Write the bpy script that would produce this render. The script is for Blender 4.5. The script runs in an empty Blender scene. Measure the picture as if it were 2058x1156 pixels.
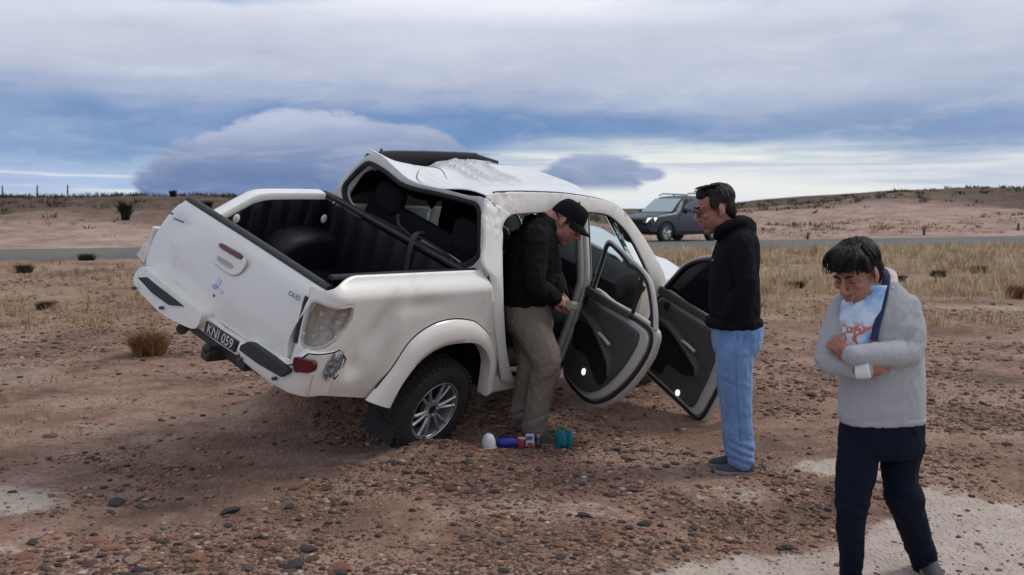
import bpy, bmesh, math, random
import numpy as np
from mathutils import Vector, Matrix

random.seed(7)
rng = np.random.default_rng(11)
sc = bpy.context.scene
COL = sc.collection
R = math.radians

# ------------------------------------------------------------------ camera, sky, sun, exposure
FPX, HOR, CAMZ = 2000.0, 420.0, 1.6
PITCH = math.atan((578 - HOR) / FPX)
cd = bpy.data.cameras.new('camera')
cam = bpy.data.objects.new('camera', cd)
COL.objects.link(cam)
cam.location = (0, 0, CAMZ)
cam.rotation_euler = (math.pi / 2 - PITCH, 0, 0)
cd.sensor_width = 36
cd.lens = FPX / 2058 * 36
cd.clip_start, cd.clip_end = 0.1, 6000
cd.dof.use_dof = True
cd.dof.focus_distance = 6.3
cd.dof.aperture_fstop = 3.2
sc.camera = cam

SUN_EL, SUN_AZ = R(46), R(72)            # azimuth from +Y towards +X : veiled sun on the right
ld = bpy.data.lights.new('sun', 'SUN')
ld.energy = 1.5
ld.angle = R(18)
ld.color = (1.0, 0.96, 0.9)
sun = bpy.data.objects.new('sun', ld)
COL.objects.link(sun)
sdir = Vector((math.sin(SUN_AZ) * math.cos(SUN_EL), math.cos(SUN_AZ) * math.cos(SUN_EL), math.sin(SUN_EL)))
sun.rotation_euler = sdir.to_track_quat('Z', 'Y').to_euler()

vs = sc.view_settings
vs.view_transform = 'Standard'
vs.look = 'None'
vs.exposure = 0.14
vs.gamma = 1.0
vs.use_curve_mapping = False


def srgb(r, g, b):
    f = lambda c: (c / 255 / 12.92) if c / 255 <= 0.04045 else ((c / 255 + 0.055) / 1.055) ** 2.4
    return (f(r), f(g), f(b), 1)


class NT:
    """small helper to write node graphs"""
    def __init__(s, nt):
        s.nt = nt

    def n(s, t, **kw):
        nd = s.nt.nodes.new(t)
        for k, v in kw.items():
            setattr(nd, k, v)
        return nd

    def l(s, a, b):
        s.nt.links.new(a, b)

    def put(s, sock, v):
        if isinstance(v, (int, float)):
            sock.default_value = v
        elif isinstance(v, tuple):
            sock.default_value = v if len(v) == len(sock.default_value) else v[:3]
        else:
            s.l(v, sock)

    def m(s, op, a, b=0.0, c=None, clamp=False):
        nd = s.n('ShaderNodeMath', operation=op, use_clamp=clamp)
        s.put(nd.inputs[0], a)
        s.put(nd.inputs[1], b)
        if c is not None:
            s.put(nd.inputs[2], c)
        return nd.outputs[0]

    def smooth(s, x, a, b):
        nd = s.n('ShaderNodeMapRange', interpolation_type='SMOOTHSTEP')
        s.put(nd.inputs['Value'], x)
        if a > b:
            nd.inputs['From Min'].default_value, nd.inputs['From Max'].default_value = b, a
            nd.inputs['To Min'].default_value, nd.inputs['To Max'].default_value = 1, 0
        else:
            nd.inputs['From Min'].default_value, nd.inputs['From Max'].default_value = a, b
        return nd.outputs[0]

    def mix(s, f, a, b):
        nd = s.n('ShaderNodeMix', data_type='RGBA')
        s.put(nd.inputs['Factor'], f)
        s.put(nd.inputs[6], a)
        s.put(nd.inputs[7], b)
        return nd.outputs[2]

    def noise(s, vec, scale, detail=4, rough=0.55, dist=0.0):
        nd = s.n('ShaderNodeTexNoise')
        if vec is not None:
            s.l(vec, nd.inputs['Vector'])
        nd.inputs['Scale'].default_value = scale
        nd.inputs['Detail'].default_value = detail
        nd.inputs['Roughness'].default_value = rough
        nd.inputs['Distortion'].default_value = dist
        return nd.outputs['Fac']

    def ramp(s, x, stops, interp='LINEAR'):
        nd = s.n('ShaderNodeValToRGB')
        cr = nd.color_ramp
        cr.interpolation = interp
        while len(cr.elements) < len(stops):
            cr.elements.new(0.5)
        for e, (p, c) in zip(cr.elements, stops):
            e.position = p
            e.color = c
        s.put(nd.inputs[0], x)
        return nd.outputs[0]

    def xyz(s, x, y, z):
        nd = s.n('ShaderNodeCombineXYZ')
        for i, v in enumerate((x, y, z)):
            s.put(nd.inputs[i], v)
        return nd.outputs[0]


world = bpy.data.worlds.new('World')
sc.world = world
world.use_nodes = True
wt = NT(world.node_tree)
world.node_tree.nodes.clear()
skyn = wt.n('ShaderNodeTexSky', sky_type='NISHITA', sun_disc=False)
skyn.sun_elevation = SUN_EL
skyn.sun_rotation = SUN_AZ
bg1 = wt.n('ShaderNodeBackground')
wt.l(skyn.outputs[0], bg1.inputs[0])
bg1.inputs[1].default_value = 0.09
tc = wt.n('ShaderNodeTexCoord')
sp = wt.n('ShaderNodeSeparateXYZ')
wt.l(tc.outputs['Generated'], sp.inputs[0])
X, Y, Z = sp.outputs
hl = wt.m('SQRT', wt.m('ADD', wt.m('MULTIPLY', X, X), wt.m('MULTIPLY', Y, Y)))
E = wt.m('DIVIDE', Z, wt.m('MAXIMUM', hl, 0.02))              # tangent of the elevation
A = wt.m('ARCTAN2', X, Y)                                      # azimuth
v1 = wt.xyz(wt.m('MULTIPLY', A, 2.2), wt.m('MULTIPLY', E, 14), 0.0)
v2 = wt.xyz(wt.m('MULTIPLY', A, 9.0), wt.m('MULTIPLY', E, 22), 3.0)
v3 = wt.xyz(wt.m('MULTIPLY', A, 3.0), wt.m('MULTIPLY', E, 60), 7.0)
n1 = wt.m('SUBTRACT', wt.noise(v1, 1.0, 4), 0.5)
n2 = wt.m('SUBTRACT', wt.noise(v2, 1.0, 5), 0.5)
n3 = wt.m('SUBTRACT', wt.noise(v3, 1.0, 4), 0.5)
E1 = wt.m('ADD', E, wt.m('ADD', wt.m('MULTIPLY', n1, 0.05), wt.m('MULTIPLY', n2, 0.015)))
# the lower edge of the grey layer drops to the right of centre
E1 = wt.m('ADD', E1, wt.m('MULTIPLY', wt.smooth(A, 0.0, 0.5), 0.012))
v4 = wt.xyz(wt.m('MULTIPLY', A, 16.0), wt.m('MULTIPLY', E, 46), 11.0)
n4 = wt.m('SUBTRACT', wt.noise(v4, 1.0, 7, 0.62, 0.6), 0.5)
E1 = wt.m('ADD', E1, wt.m('MULTIPLY', n4, 0.016))
base = wt.ramp(wt.m('MULTIPLY', E1, 2.5), [
    (0.0, srgb(196, 208, 222)), (0.09, srgb(168, 188, 214)), (0.16, srgb(100, 137, 184)), (0.225, srgb(96, 131, 179)),
    (0.275, srgb(148, 163, 193)), (0.33, srgb(175, 182, 203)), (0.42, srgb(190, 196, 213)), (0.50, srgb(214, 218, 230)),
    (0.57, srgb(188, 198, 218)), (1.0, srgb(201, 207, 221))], 'EASE')
# pale, faintly yellow clear strip low over the right half
base = wt.mix(wt.m('MULTIPLY', wt.smooth(A, 0.02, 0.30), 0.5), base, wt.mix(0.5, base, srgb(176, 186, 202)))
strip = wt.m('MULTIPLY', wt.smooth(A, -0.06, 0.03), wt.m('MULTIPLY', wt.smooth(wt.m('ADD', E1, wt.m('MULTIPLY', A, -0.01)), 0.078, 0.052), 1.0))
stripc = wt.ramp(wt.m('ADD', wt.m('MULTIPLY', E, 12), wt.m('MULTIPLY', n3, 1.1)), [
    (0.0, srgb(214, 220, 226)), (0.22, srgb(230, 231, 226)), (0.42, srgb(216, 220, 224)), (0.55, srgb(186, 195, 210)),
    (0.68, srgb(231, 236, 228)), (0.85, srgb(198, 207, 216)), (1.0, srgb(160, 177, 202))])
c = wt.mix(strip, base, stripc)
# pale blue low left with bright streaks
left = wt.m('MULTIPLY', wt.smooth(A, -0.28, -0.36), wt.smooth(E1, 0.055, 0.03))
leftc = wt.ramp(wt.m('ADD', wt.m('MULTIPLY', E, 18), wt.m('MULTIPLY', n3, 1.6)), [
    (0.0, srgb(150, 176, 214)), (0.3, srgb(168, 186, 218)), (0.42, srgb(226, 232, 224)), (0.55, srgb(170, 188, 220)), (1.0, srgb(128, 160, 204))])
c = wt.mix(left, c, leftc)


def blob(a0, e0, ra, re, soft, wob, flat=True):
    """a cloud with a domed top and a flat foot"""
    da = wt.m('DIVIDE', wt.m('SUBTRACT', A, a0), ra)
    de = wt.m('DIVIDE', wt.m('SUBTRACT', E, e0), re)
    r = wt.m('SQRT', wt.m('ADD', wt.m('MULTIPLY', da, da), wt.m('MULTIPLY', de, de)))
    r = wt.m('ADD', r, wt.m('ADD', wt.m('MULTIPLY', n2, wob), wt.m('MULTIPLY', n4, wob * 0.55)))
    return wt.smooth(r, 1.0 + soft, 1.0 - soft), de


m1, d1 = blob(-0.200, 0.008, 0.166, 0.086, 0.04, 0.42)
m1b, _ = blob(-0.105, 0.036, 0.075, 0.046, 0.05, 0.5)
m1 = wt.m('MAXIMUM', m1, m1b)
c1 = wt.ramp(wt.m('ADD', d1, wt.m('MULTIPLY', n2, 0.5)), [
    (0.0, srgb(82, 114, 164)), (0.2, srgb(92, 117, 160)), (0.55, srgb(124, 140, 176)), (0.88, srgb(164, 174, 200)), (1.0, srgb(182, 190, 211))])
c = wt.mix(m1, c, c1)
m2, d2 = blob(0.083, 0.029, 0.052, 0.027, 0.12, 0.9)
m2 = wt.m('MULTIPLY', m2, wt.smooth(E, 0.014, 0.026))
c2 = wt.ramp(d2, [(0.0, srgb(118, 138, 174)), (0.7, srgb(142, 157, 187)), (1.0, srgb(168, 180, 203))])
c = wt.mix(m2, c, c2)
m3, _ = blob(0.135, 0.034, 0.016, 0.007, 0.3, 0.8)
c = wt.mix(m3, c, srgb(140, 154, 186))
# blue hole high on the left
m4, _ = blob(-0.30, 0.213, 0.13, 0.014, 0.5, 1.2)
c = wt.mix(m4, c, srgb(132, 164, 206))
# broad billow shading
bil = wt.noise(wt.xyz(wt.m('MULTIPLY', A, 3.5), wt.m('MULTIPLY', E, 10), 1.3), 1.0, 6, 0.6)
c = wt.mix(wt.m('MULTIPLY', wt.smooth(bil, 0.35, 0.75), 0.35), c, srgb(214, 219, 232))
c = wt.mix(wt.m('MULTIPLY', wt.smooth(bil, 0.5, 0.25), 0.22), c, srgb(132, 150, 186))
m5, _ = blob(0.0, 0.222, 0.20, 0.030, 0.55, 0.9)
c = wt.mix(wt.m('MULTIPLY', m5, 0.9), c, srgb(236, 239, 246))
wisp = wt.noise(wt.xyz(wt.m('MULTIPLY', A, 7.0), wt.m('MULTIPLY', E, 34), 5.0), 1.0, 8, 0.66, 0.8)
c = wt.mix(wt.m('MULTIPLY', wt.smooth(wisp, 0.50, 0.72), 0.20), c, srgb(222, 226, 236))
c = wt.mix(wt.m('MULTIPLY', wt.smooth(wisp, 0.46, 0.28), 0.14), c, srgb(118, 142, 184))
bg2 = wt.n('ShaderNodeBackground')
wt.l(c, bg2.inputs[0])
bg2.inputs[1].default_value = 1.0
mx = wt.n('ShaderNodeMixShader')
mx.inputs[0].default_value = 0.97
wt.l(bg1.outputs[0], mx.inputs[1])
wt.l(bg2.outputs[0], mx.inputs[2])
wo = wt.n('ShaderNodeOutputWorld')
wt.l(mx.outputs[0], wo.inputs[0])

# ------------------------------------------------------------------ helpers
_perm = rng.permutation(256)
_perm = np.concatenate([_perm, _perm])
_tab = rng.uniform(-1, 1, 512)


def vn(P):
    P = np.asarray(P, float)
    i = np.floor(P).astype(int)
    f = P - i
    u = f * f * (3 - 2 * f)
    i &= 255
    out = 0
    for dx in (0, 1):
        for dy in (0, 1):
            for dz in (0, 1):
                h = _tab[_perm[_perm[_perm[(i[:, 0] + dx) & 255] + ((i[:, 1] + dy) & 255)] + ((i[:, 2] + dz) & 255)]]
                w = (u[:, 0] if dx else 1 - u[:, 0]) * (u[:, 1] if dy else 1 - u[:, 1]) * (u[:, 2] if dz else 1 - u[:, 2])
                out = out + h * w
    return out


def fbm(P, octv=4, g=0.5):
    P = np.asarray(P, float)
    a, s, t = 1.0, 0.0, 0.0
    for k in range(octv):
        s = s + a * vn(P * 2 ** k + 17.3 * k)
        t += a
        a *= g
    return s / t


def sst(x, a, b):
    t = np.clip((np.asarray(x, float) - a) / (b - a), 0, 1)
    return t * t * (3 - 2 * t)


def ray(u, v):
    c_, s_ = math.cos(PITCH), math.sin(PITCH)
    a, b = (u - 1029) / FPX, (578 - v) / FPX
    return np.array([a, c_ + b * s_, -s_ + b * c_])


def at(u, v, depth):
    """world point on the line of sight of a photograph point, at a given distance in front of the camera"""
    d = ray(u, v)
    return np.array([0, 0, CAMZ]) + d * (depth / d[1])


def cr(pts, k=6, closed=False):
    """Catmull-Rom through points"""
    P = [np.array(p, float) for p in pts]
    n = len(P)
    out = []
    for i in range(n if closed else n - 1):
        if closed:
            a, b, c_, d = P[i - 1], P[i], P[(i + 1) % n], P[(i + 2) % n]
        else:
            a, b, c_, d = P[max(i - 1, 0)], P[i], P[i + 1], P[min(i + 2, n - 1)]
        for j in range(k):
            t = j / k
            out.append(0.5 * ((2 * b) + (-a + c_) * t + (2 * a - 5 * b + 4 * c_ - d) * t * t + (-a + 3 * b - 3 * c_ + d) * t ** 3))
    if not closed:
        out.append(P[-1])
    return np.array(out)


def resamp(pts, n):
    P = np.array(pts, float)
    d = np.concatenate([[0], np.cumsum(np.linalg.norm(np.diff(P, axis=0), axis=1))])
    t = np.linspace(0, d[-1], n)
    return np.stack([np.interp(t, d, P[:, k]) for k in range(P.shape[1])], 1)


def inset(poly, d):
    P = np.array(poly, float)
    n = len(P)
    area = 0.5 * sum(P[i][0] * P[(i + 1) % n][1] - P[(i + 1) % n][0] * P[i][1] for i in range(n))
    s = 1 if area > 0 else -1
    out = []
    for i in range(n):
        e = P[(i + 1) % n] - P[i - 1]
        e = e / (np.linalg.norm(e) + 1e-9)
        out.append(P[i] + s * d * np.array([-e[1], e[0]]))
    return np.array(out)


def inset_s(poly, d, shrink=1.0):
    """inset that drops the points folding over at tight corners"""
    P = resamp(np.vstack([poly, poly[:1]]), 140)[:-1]
    Q = inset(P, d)
    D_ = np.linalg.norm(Q[:, None] - P[None], axis=2).min(1)
    Q = Q[D_ > d * 0.93]
    Q = resamp(np.vstack([Q, Q[:1]]), 70)[:-1]
    for _ in range(2):
        Q = 0.5 * Q + 0.25 * (np.roll(Q, 1, 0) + np.roll(Q, -1, 0))
    Q[:, 0] *= shrink
    return Q


class MB:
    def __init__(s):
        s.v, s.f, s.k = [], [], 0

    def add(s, V, F):
        V = np.asarray(V, float).reshape(-1, 3)
        s.v.append(V)
        s.f += [tuple(i + s.k for i in f) for f in F]
        s.k += len(V)
        return s

    def box(s, c, size, M=None):
        h = np.array(size) / 2
        V = np.array([[x, y, z] for x in (-1, 1) for y in (-1, 1) for z in (-1, 1)]) * h
        if M is not None:
            V = V @ np.array(M)[:3, :3].T
        return s.add(V + np.array(c), [(0, 1, 3, 2), (4, 6, 7, 5), (0, 4, 5, 1), (2, 3, 7, 6), (0, 2, 6, 4), (1, 5, 7, 3)])

    def grid(s, G, flip=False):
        G = np.asarray(G, float)
        m, n = G.shape[:2]
        F = []
        for i in range(m - 1):
            for j in range(n - 1):
                q = (i * n + j, i * n + j + 1, (i + 1) * n + j + 1, (i + 1) * n + j)
                F.append(q[::-1] if flip else q)
        return s.add(G.reshape(-1, 3), F)

    def rings(s, L, cap=True):
        L = [np.asarray(r, float) for r in L]
        n = len(L[0])
        F = []
        for i in range(len(L) - 1):
            for j in range(n):
                k = (j + 1) % n
                F.append((i * n + j, i * n + k, (i + 1) * n + k, (i + 1) * n + j))
        if cap:
            F.append(tuple(range(n))[::-1])
            F.append(tuple((len(L) - 1) * n + j for j in range(n)))
        return s.add(np.concatenate(L), F)

    def tube(s, path, r, n=8, flat=None, cap=True):
        P = np.asarray(path, float)
        m = len(P)
        rr = np.broadcast_to(np.asarray(r, float), (m,)) if np.ndim(r) < 2 else None
        T = np.gradient(P, axis=0)
        T /= np.linalg.norm(T, axis=1)[:, None] + 1e-12
        up = np.array([0, 0, 1.0]) if abs(T[0][2]) < 0.9 else np.array([1.0, 0, 0])
        N = np.cross(T[0], up)
        N /= np.linalg.norm(N)
        L = []
        for i in range(m):
            N = N - T[i] * (N @ T[i])
            N /= np.linalg.norm(N) + 1e-12
            B = np.cross(T[i], N)
            a = np.arange(n) * 2 * math.pi / n
            ra, rb = (rr[i], rr[i] * (flat or 1)) if rr is not None else r[i]
            L.append(P[i] + np.cos(a)[:, None] * N * ra + np.sin(a)[:, None] * B * rb)
        return s.rings(L, cap)

    def limb(s, path, r, n=14):
        """tapered limb with rounded ends"""
        P, r = np.asarray(path, float), np.asarray(r, float)
        Q = cr(P, 5)
        rq = cr([(x,) for x in r], 5)[:, 0]
        s.tube(Q, rq, n)
        s.ell(P[0], (r[0],) * 3)
        s.ell(P[-1], (r[-1],) * 3)
        return s

    def ell(s, c, r, M=None, nu=14, nv=9):
        V, F = [(0, 0, -1)], []
        for i in range(1, nv):
            t = -math.pi / 2 + math.pi * i / nv
            for j in range(nu):
                a = 2 * math.pi * j / nu
                V.append((math.cos(t) * math.cos(a), math.cos(t) * math.sin(a), math.sin(t)))
        V.append((0, 0, 1))
        for j in range(nu):
            k = (j + 1) % nu
            F.append((0, 1 + k, 1 + j))
            for i in range(nv - 2):
                F.append((1 + i * nu + j, 1 + i * nu + k, 1 + (i + 1) * nu + k, 1 + (i + 1) * nu + j))
            F.append((len(V) - 1, 1 + (nv - 2) * nu + j, 1 + (nv - 2) * nu + k))
        V = np.array(V) * np.array(r)
        if M is not None:
            V = V @ np.array(M)[:3, :3].T
        return s.add(V + np.array(c), F)

    def prism(s, poly, f, t0, t1):
        """polygon in (u,v) mapped by f(u,v,t), from t0 to t1"""
        n = len(poly)
        V = [f(p[0], p[1], t0) for p in poly] + [f(p[0], p[1], t1) for p in poly]
        F = [tuple(range(n))[::-1], tuple(range(n, 2 * n))]
        F += [(i, (i + 1) % n, n + (i + 1) % n, n + i) for i in range(n)]
        return s.add(V, F)

    def lathe(s, prof, c, ax='y', n=40, closed=False, cap=True):
        """profile of (along axis, radius)"""
        L = []
        for h, r in prof:
            a = np.arange(n) * 2 * math.pi / n
            p, q = np.cos(a) * r, np.sin(a) * r
            o = np.full(n, float(h))
            L.append(np.stack({'y': (p, o, q), 'z': (p, q, o), 'x': (o, p, q)}[ax], 1) + np.array(c))
        if closed:
            L.append(L[0])
        return s.rings(L, cap=cap and not closed)

    def mesh(s, name):
        me = bpy.data.meshes.new(name)
        V = np.concatenate(s.v) if s.v else np.zeros((0, 3))
        me.from_pydata(V.tolist(), [], s.f)
        bm = bmesh.new()
        bm.from_mesh(me)
        bmesh.ops.remove_doubles(bm, verts=bm.verts, dist=1e-5)
        bmesh.ops.recalc_face_normals(bm, faces=bm.faces)
        bm.to_mesh(me)
        bm.free()
        return me

    def build(s, name, m, parent=None, smooth=False, bev=0, solid=0, sub=0, ang=None, off=0.0):
        o = bpy.data.objects.new(name, s.mesh(name))
        COL.objects.link(o)
        if m is not None:
            o.data.materials.append(m)
        if parent is not None:
            o.parent = parent
        if smooth or bev or sub:
            for p in o.data.polygons:
                p.use_smooth = True
        if solid:
            md = o.modifiers.new('solid', 'SOLIDIFY')
            md.thickness = solid
            md.offset = off
        if bev:
            md = o.modifiers.new('bevel', 'BEVEL')
            md.width = bev
            md.segments = 2
            md.limit_method = 'ANGLE'
            md.angle_limit = R(40)
            md.harden_normals = False
        if sub:
            md = o.modifiers.new('sub', 'SUBSURF')
            md.levels = md.render_levels = sub
        if (smooth and not sub) or bev:
            try:
                o.data.set_sharp_from_angle(angle=R(ang or 38))
            except Exception:
                pass
        return o


def tag(o, label=None, cat=None, group=None, kind=None):
    if label:
        o['label'] = label
    if cat:
        o['category'] = cat
    if group:
        o['group'] = group
    if kind:
        o['kind'] = kind
    return o


def empty(name, loc=(0, 0, 0), parent=None):
    o = bpy.data.objects.new(name, None)
    o.empty_display_size = 0.1
    o.location = loc
    COL.objects.link(o)
    if parent is not None:
        o.parent = parent
    return o


def fuse(mb, voxel, smooth=4):
    """union overlapping closed shapes into one continuous skin -> (V, F)"""
    me = bpy.data.meshes.new('tmp')
    me.from_pydata(np.concatenate(mb.v).tolist(), [], mb.f)
    o = bpy.data.objects.new('tmp', me)
    COL.objects.link(o)
    r = o.modifiers.new('r', 'REMESH')
    r.mode = 'VOXEL'
    r.voxel_size = voxel
    if smooth:
        s_ = o.modifiers.new('s', 'SMOOTH')
        s_.iterations = smooth
        s_.factor = 0.5
    dg = bpy.context.evaluated_depsgraph_get()
    ev = o.evaluated_get(dg).to_mesh()
    V = np.empty(len(ev.vertices) * 3)
    ev.vertices.foreach_get('co', V)
    Nn = np.empty(len(ev.vertices) * 3)
    ev.vertices.foreach_get('normal', Nn)
    F = [tuple(p.vertices) for p in ev.polygons]
    o.evaluated_get(dg).to_mesh_clear()
    bpy.data.objects.remove(o)
    bpy.data.meshes.remove(me)
    return V.reshape(-1, 3), F, Nn.reshape(-1, 3)


def fused(name, pieces, m, parent=None, colors=None):
    """pieces: list of (V, F); one smooth mesh object, optional vertex colours"""
    V = np.concatenate([p[0] for p in pieces])
    F, k = [], 0
    for p in pieces:
        F += [tuple(i + k for i in f) for f in p[1]]
        k += len(p[0])
    me = bpy.data.meshes.new(name)
    me.from_pydata(V.tolist(), [], F)
    me.polygons.foreach_set('use_smooth', np.ones(len(me.polygons), bool))
    if colors is not None:
        ca = me.color_attributes.new('Col', 'FLOAT_COLOR', 'POINT')
        ca.data.foreach_set('color', np.concatenate([colors, np.ones((len(colors), 1))], 1).ravel())
    o = bpy.data.objects.new(name, me)
    COL.objects.link(o)
    me.materials.append(m)
    if parent is not None:
        o.parent = parent
    return o


# ------------------------------------------------------------------ materials
MATS = {}


def mat(name, col, rough=0.6, metal=0.0, var=0.0, vscale=8.0, bump=0.0, bscale=60.0, coat=0.0, emit=None, estr=0, dirt=0.0,
        dirtcol=(0.16, 0.12, 0.09, 1), dscale=4.0, trans=0.0, spec=0.5, attr=None, sheen=0.0):
    if bump and bscale >= 200 and rough > .75:
        spec = 0.12
    if name in MATS:
        return MATS[name]
    m = bpy.data.materials.new(name)
    m.use_nodes = True
    t = NT(m.node_tree)
    b = m.node_tree.nodes['Principled BSDF']
    tcn = t.n('ShaderNodeTexCoord').outputs['Object']
    colr = (col[0], col[1], col[2], 1)
    if attr:
        a = t.n('ShaderNodeVertexColor', layer_name=attr)
        colr = a.outputs[0]
    if var:
        f = t.noise(tcn, vscale, 5, 0.6)
        hs = t.n('ShaderNodeHueSaturation')
        t.put(hs.inputs['Color'], colr)
        t.l(t.m('ADD', t.m('MULTIPLY', t.m('SUBTRACT', f, 0.5), 4 * var), 1.0), hs.inputs['Value'])
        colr = hs.outputs[0]
    if dirt:
        d1_ = t.noise(tcn, dscale, 8, 0.68, 0.4)
        d2_ = t.noise(tcn, dscale * 14, 6, 0.7)
        f = t.m('ADD', t.smooth(d1_, 0.50, 0.78), t.m('MULTIPLY', t.smooth(d2_, 0.58, 0.72), 0.45))
        colr = t.mix(t.m('MULTIPLY', f, dirt, clamp=True), colr, dirtcol)
        t.l(t.m('ADD', t.m('MULTIPLY', f, 0.3), rough, clamp=True), b.inputs['Roughness'])
    else:
        b.inputs['Roughness'].default_value = rough
    t.put(b.inputs['Base Color'], colr)
    b.inputs['Metallic'].default_value = metal
    b.inputs['Specular IOR Level'].default_value = spec
    if coat:
        b.inputs['Coat Weight'].default_value = coat
        b.inputs['Coat Roughness'].default_value = 0.15
    if trans:
        b.inputs['Transmission Weight'].default_value = trans
        b.inputs['IOR'].default_value = 1.1
    if sheen:
        b.inputs['Sheen Weight'].default_value = sheen
        b.inputs['Sheen Roughness'].default_value = 0.5
    if emit:
        b.inputs['Emission Color'].default_value = (*emit, 1)
        b.inputs['Emission Strength'].default_value = estr
    if bump:
        bn = t.n('ShaderNodeBump')
        bn.inputs['Strength'].default_value = bump
        bn.inputs['Distance'].default_value = 0.01
        t.l(t.noise(tcn, bscale, 5, 0.65), bn.inputs['Height'])
        t.l(bn.outputs[0], b.inputs['Normal'])
    MATS[name] = m
    return m


WHITE = mat('white_paint', (0.80, 0.775, 0.715), 0.32, coat=0.45, dirt=0.42, dirtcol=(0.30, 0.25, 0.20, 1), dscale=2.2, var=0.03, vscale=2.0)
ROOFW = mat('scraped_white_paint', (0.74, 0.74, 0.73), 0.30, coat=0.5, dirt=0.45, dirtcol=(0.25, 0.21, 0.17, 1), dscale=5.5, var=0.02, vscale=3)
DUSTW = mat('dusty_white_paint', (0.68, 0.65, 0.60), 0.6, dirt=0.75, dirtcol=(0.22, 0.18, 0.14, 1), dscale=5)
JAMB = mat('door_jamb_paint', (0.46, 0.44, 0.40), 0.5, dirt=0.35, dscale=6)
BLACKP = mat('black_plastic', (0.018, 0.019, 0.022), 0.55, bump=0.15, bscale=180, dirt=0.25, dirtcol=(0.09, 0.075, 0.06, 1), dscale=5)
LINER = mat('bed_liner_plastic', (0.0055, 0.006, 0.009), 0.45, spec=.3, bump=0.2, bscale=140, dirt=0.06, dirtcol=(0.07, 0.06, 0.055, 1), dscale=6)
RUBBER = mat('rubber', (0.014, 0.014, 0.015), 0.75, bump=0.3, bscale=120, dirt=0.35, dirtcol=(0.085, 0.068, 0.055, 1), dscale=7)
GREYTRIM = mat('grey_door_trim', (0.060, 0.057, 0.056), 0.7, bump=0.25, bscale=260, var=0.05, vscale=12, dirt=0.2, dirtcol=(0.13, 0.11, 0.09, 1))
DARKTRIM = mat('dark_trim', (0.010, 0.010, 0.012), 0.7, spec=.25, bump=0.2, bscale=200)
CABIN = mat('cabin_fabric', (0.010, 0.011, 0.015), 0.9, bump=0.3, bscale=220, var=0.1)
GLASSD = mat('dark_tinted_glass', (0.008, 0.009, 0.011), 0.10, spec=0.3)
GLASS = mat('clear_glass', (0.80, 0.92, 0.90), 0.03, trans=1.0)
ALLOY = mat('alloy', (0.42, 0.43, 0.45), 0.34, metal=0.75, dirt=0.4, dirtcol=(0.12, 0.10, 0.085, 1), dscale=9)
REDLENS = mat('red_lens', (0.10, 0.006, 0.010), 0.18, coat=0.4)
STEEL = mat('dirty_steel', (0.05, 0.047, 0.044), 0.6, metal=0.4, dirt=0.5)
LAMP = mat('lit_courtesy_lamp', (0.9, 0.92, 1.0), 0.3, emit=(0.86, 0.90, 1.0), estr=0.95)
PINT = mat('printed_blue_grey', (0.20, 0.22, 0.42), 0.4)
DARKINK = mat('dark_badge', (0.06, 0.06, 0.075), 0.4)
PLATEB = mat('plate_black', (0.016, 0.018, 0.024), 0.5, dirt=0.25)
PLATEW = mat('plate_letters', (0.62, 0.60, 0.60), 0.5, dirt=0.3)
CAVITY = mat('bare_lamp_recess', (0.47, 0.42, 0.37), 0.7, dirt=0.6, dirtcol=(0.10, 0.08, 0.065, 1), dscale=13)

# ------------------------------------------------------------------ terrain
ROADS = 0.28                # the road runs slightly away to the right
RN, RF = 27.0, 33.0         # near and far road edge, measured as y - ROADS*x

TPOSE = np.array([0.338, 0.19, 0.901])
TLOC = np.array([-1.214, 7.006, 0.379])
_a = np.linalg.norm(TPOSE)
TROT = Matrix.Rotation(_a, 3, Vector(TPOSE / _a))
TR = np.array(TROT)


def tw(p):
    return np.asarray(p, float) @ TR.T + TLOC


def roadz(x):
    return 0.44 + 0.006 * np.clip(x, 0, 40)


RIDGE_PX = [(-2500, 396), (-600, 393), (0, 389), (300, 391), (640, 396), (900, 415), (1180, 421), (1290, 421), (1440, 413), (1520, 405), (1600, 399),
            (1700, 392), (1800, 386), (1880, 383), (1960, 379), (2058, 381), (2400, 374), (3000, 380), (4500, 396)]


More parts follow.
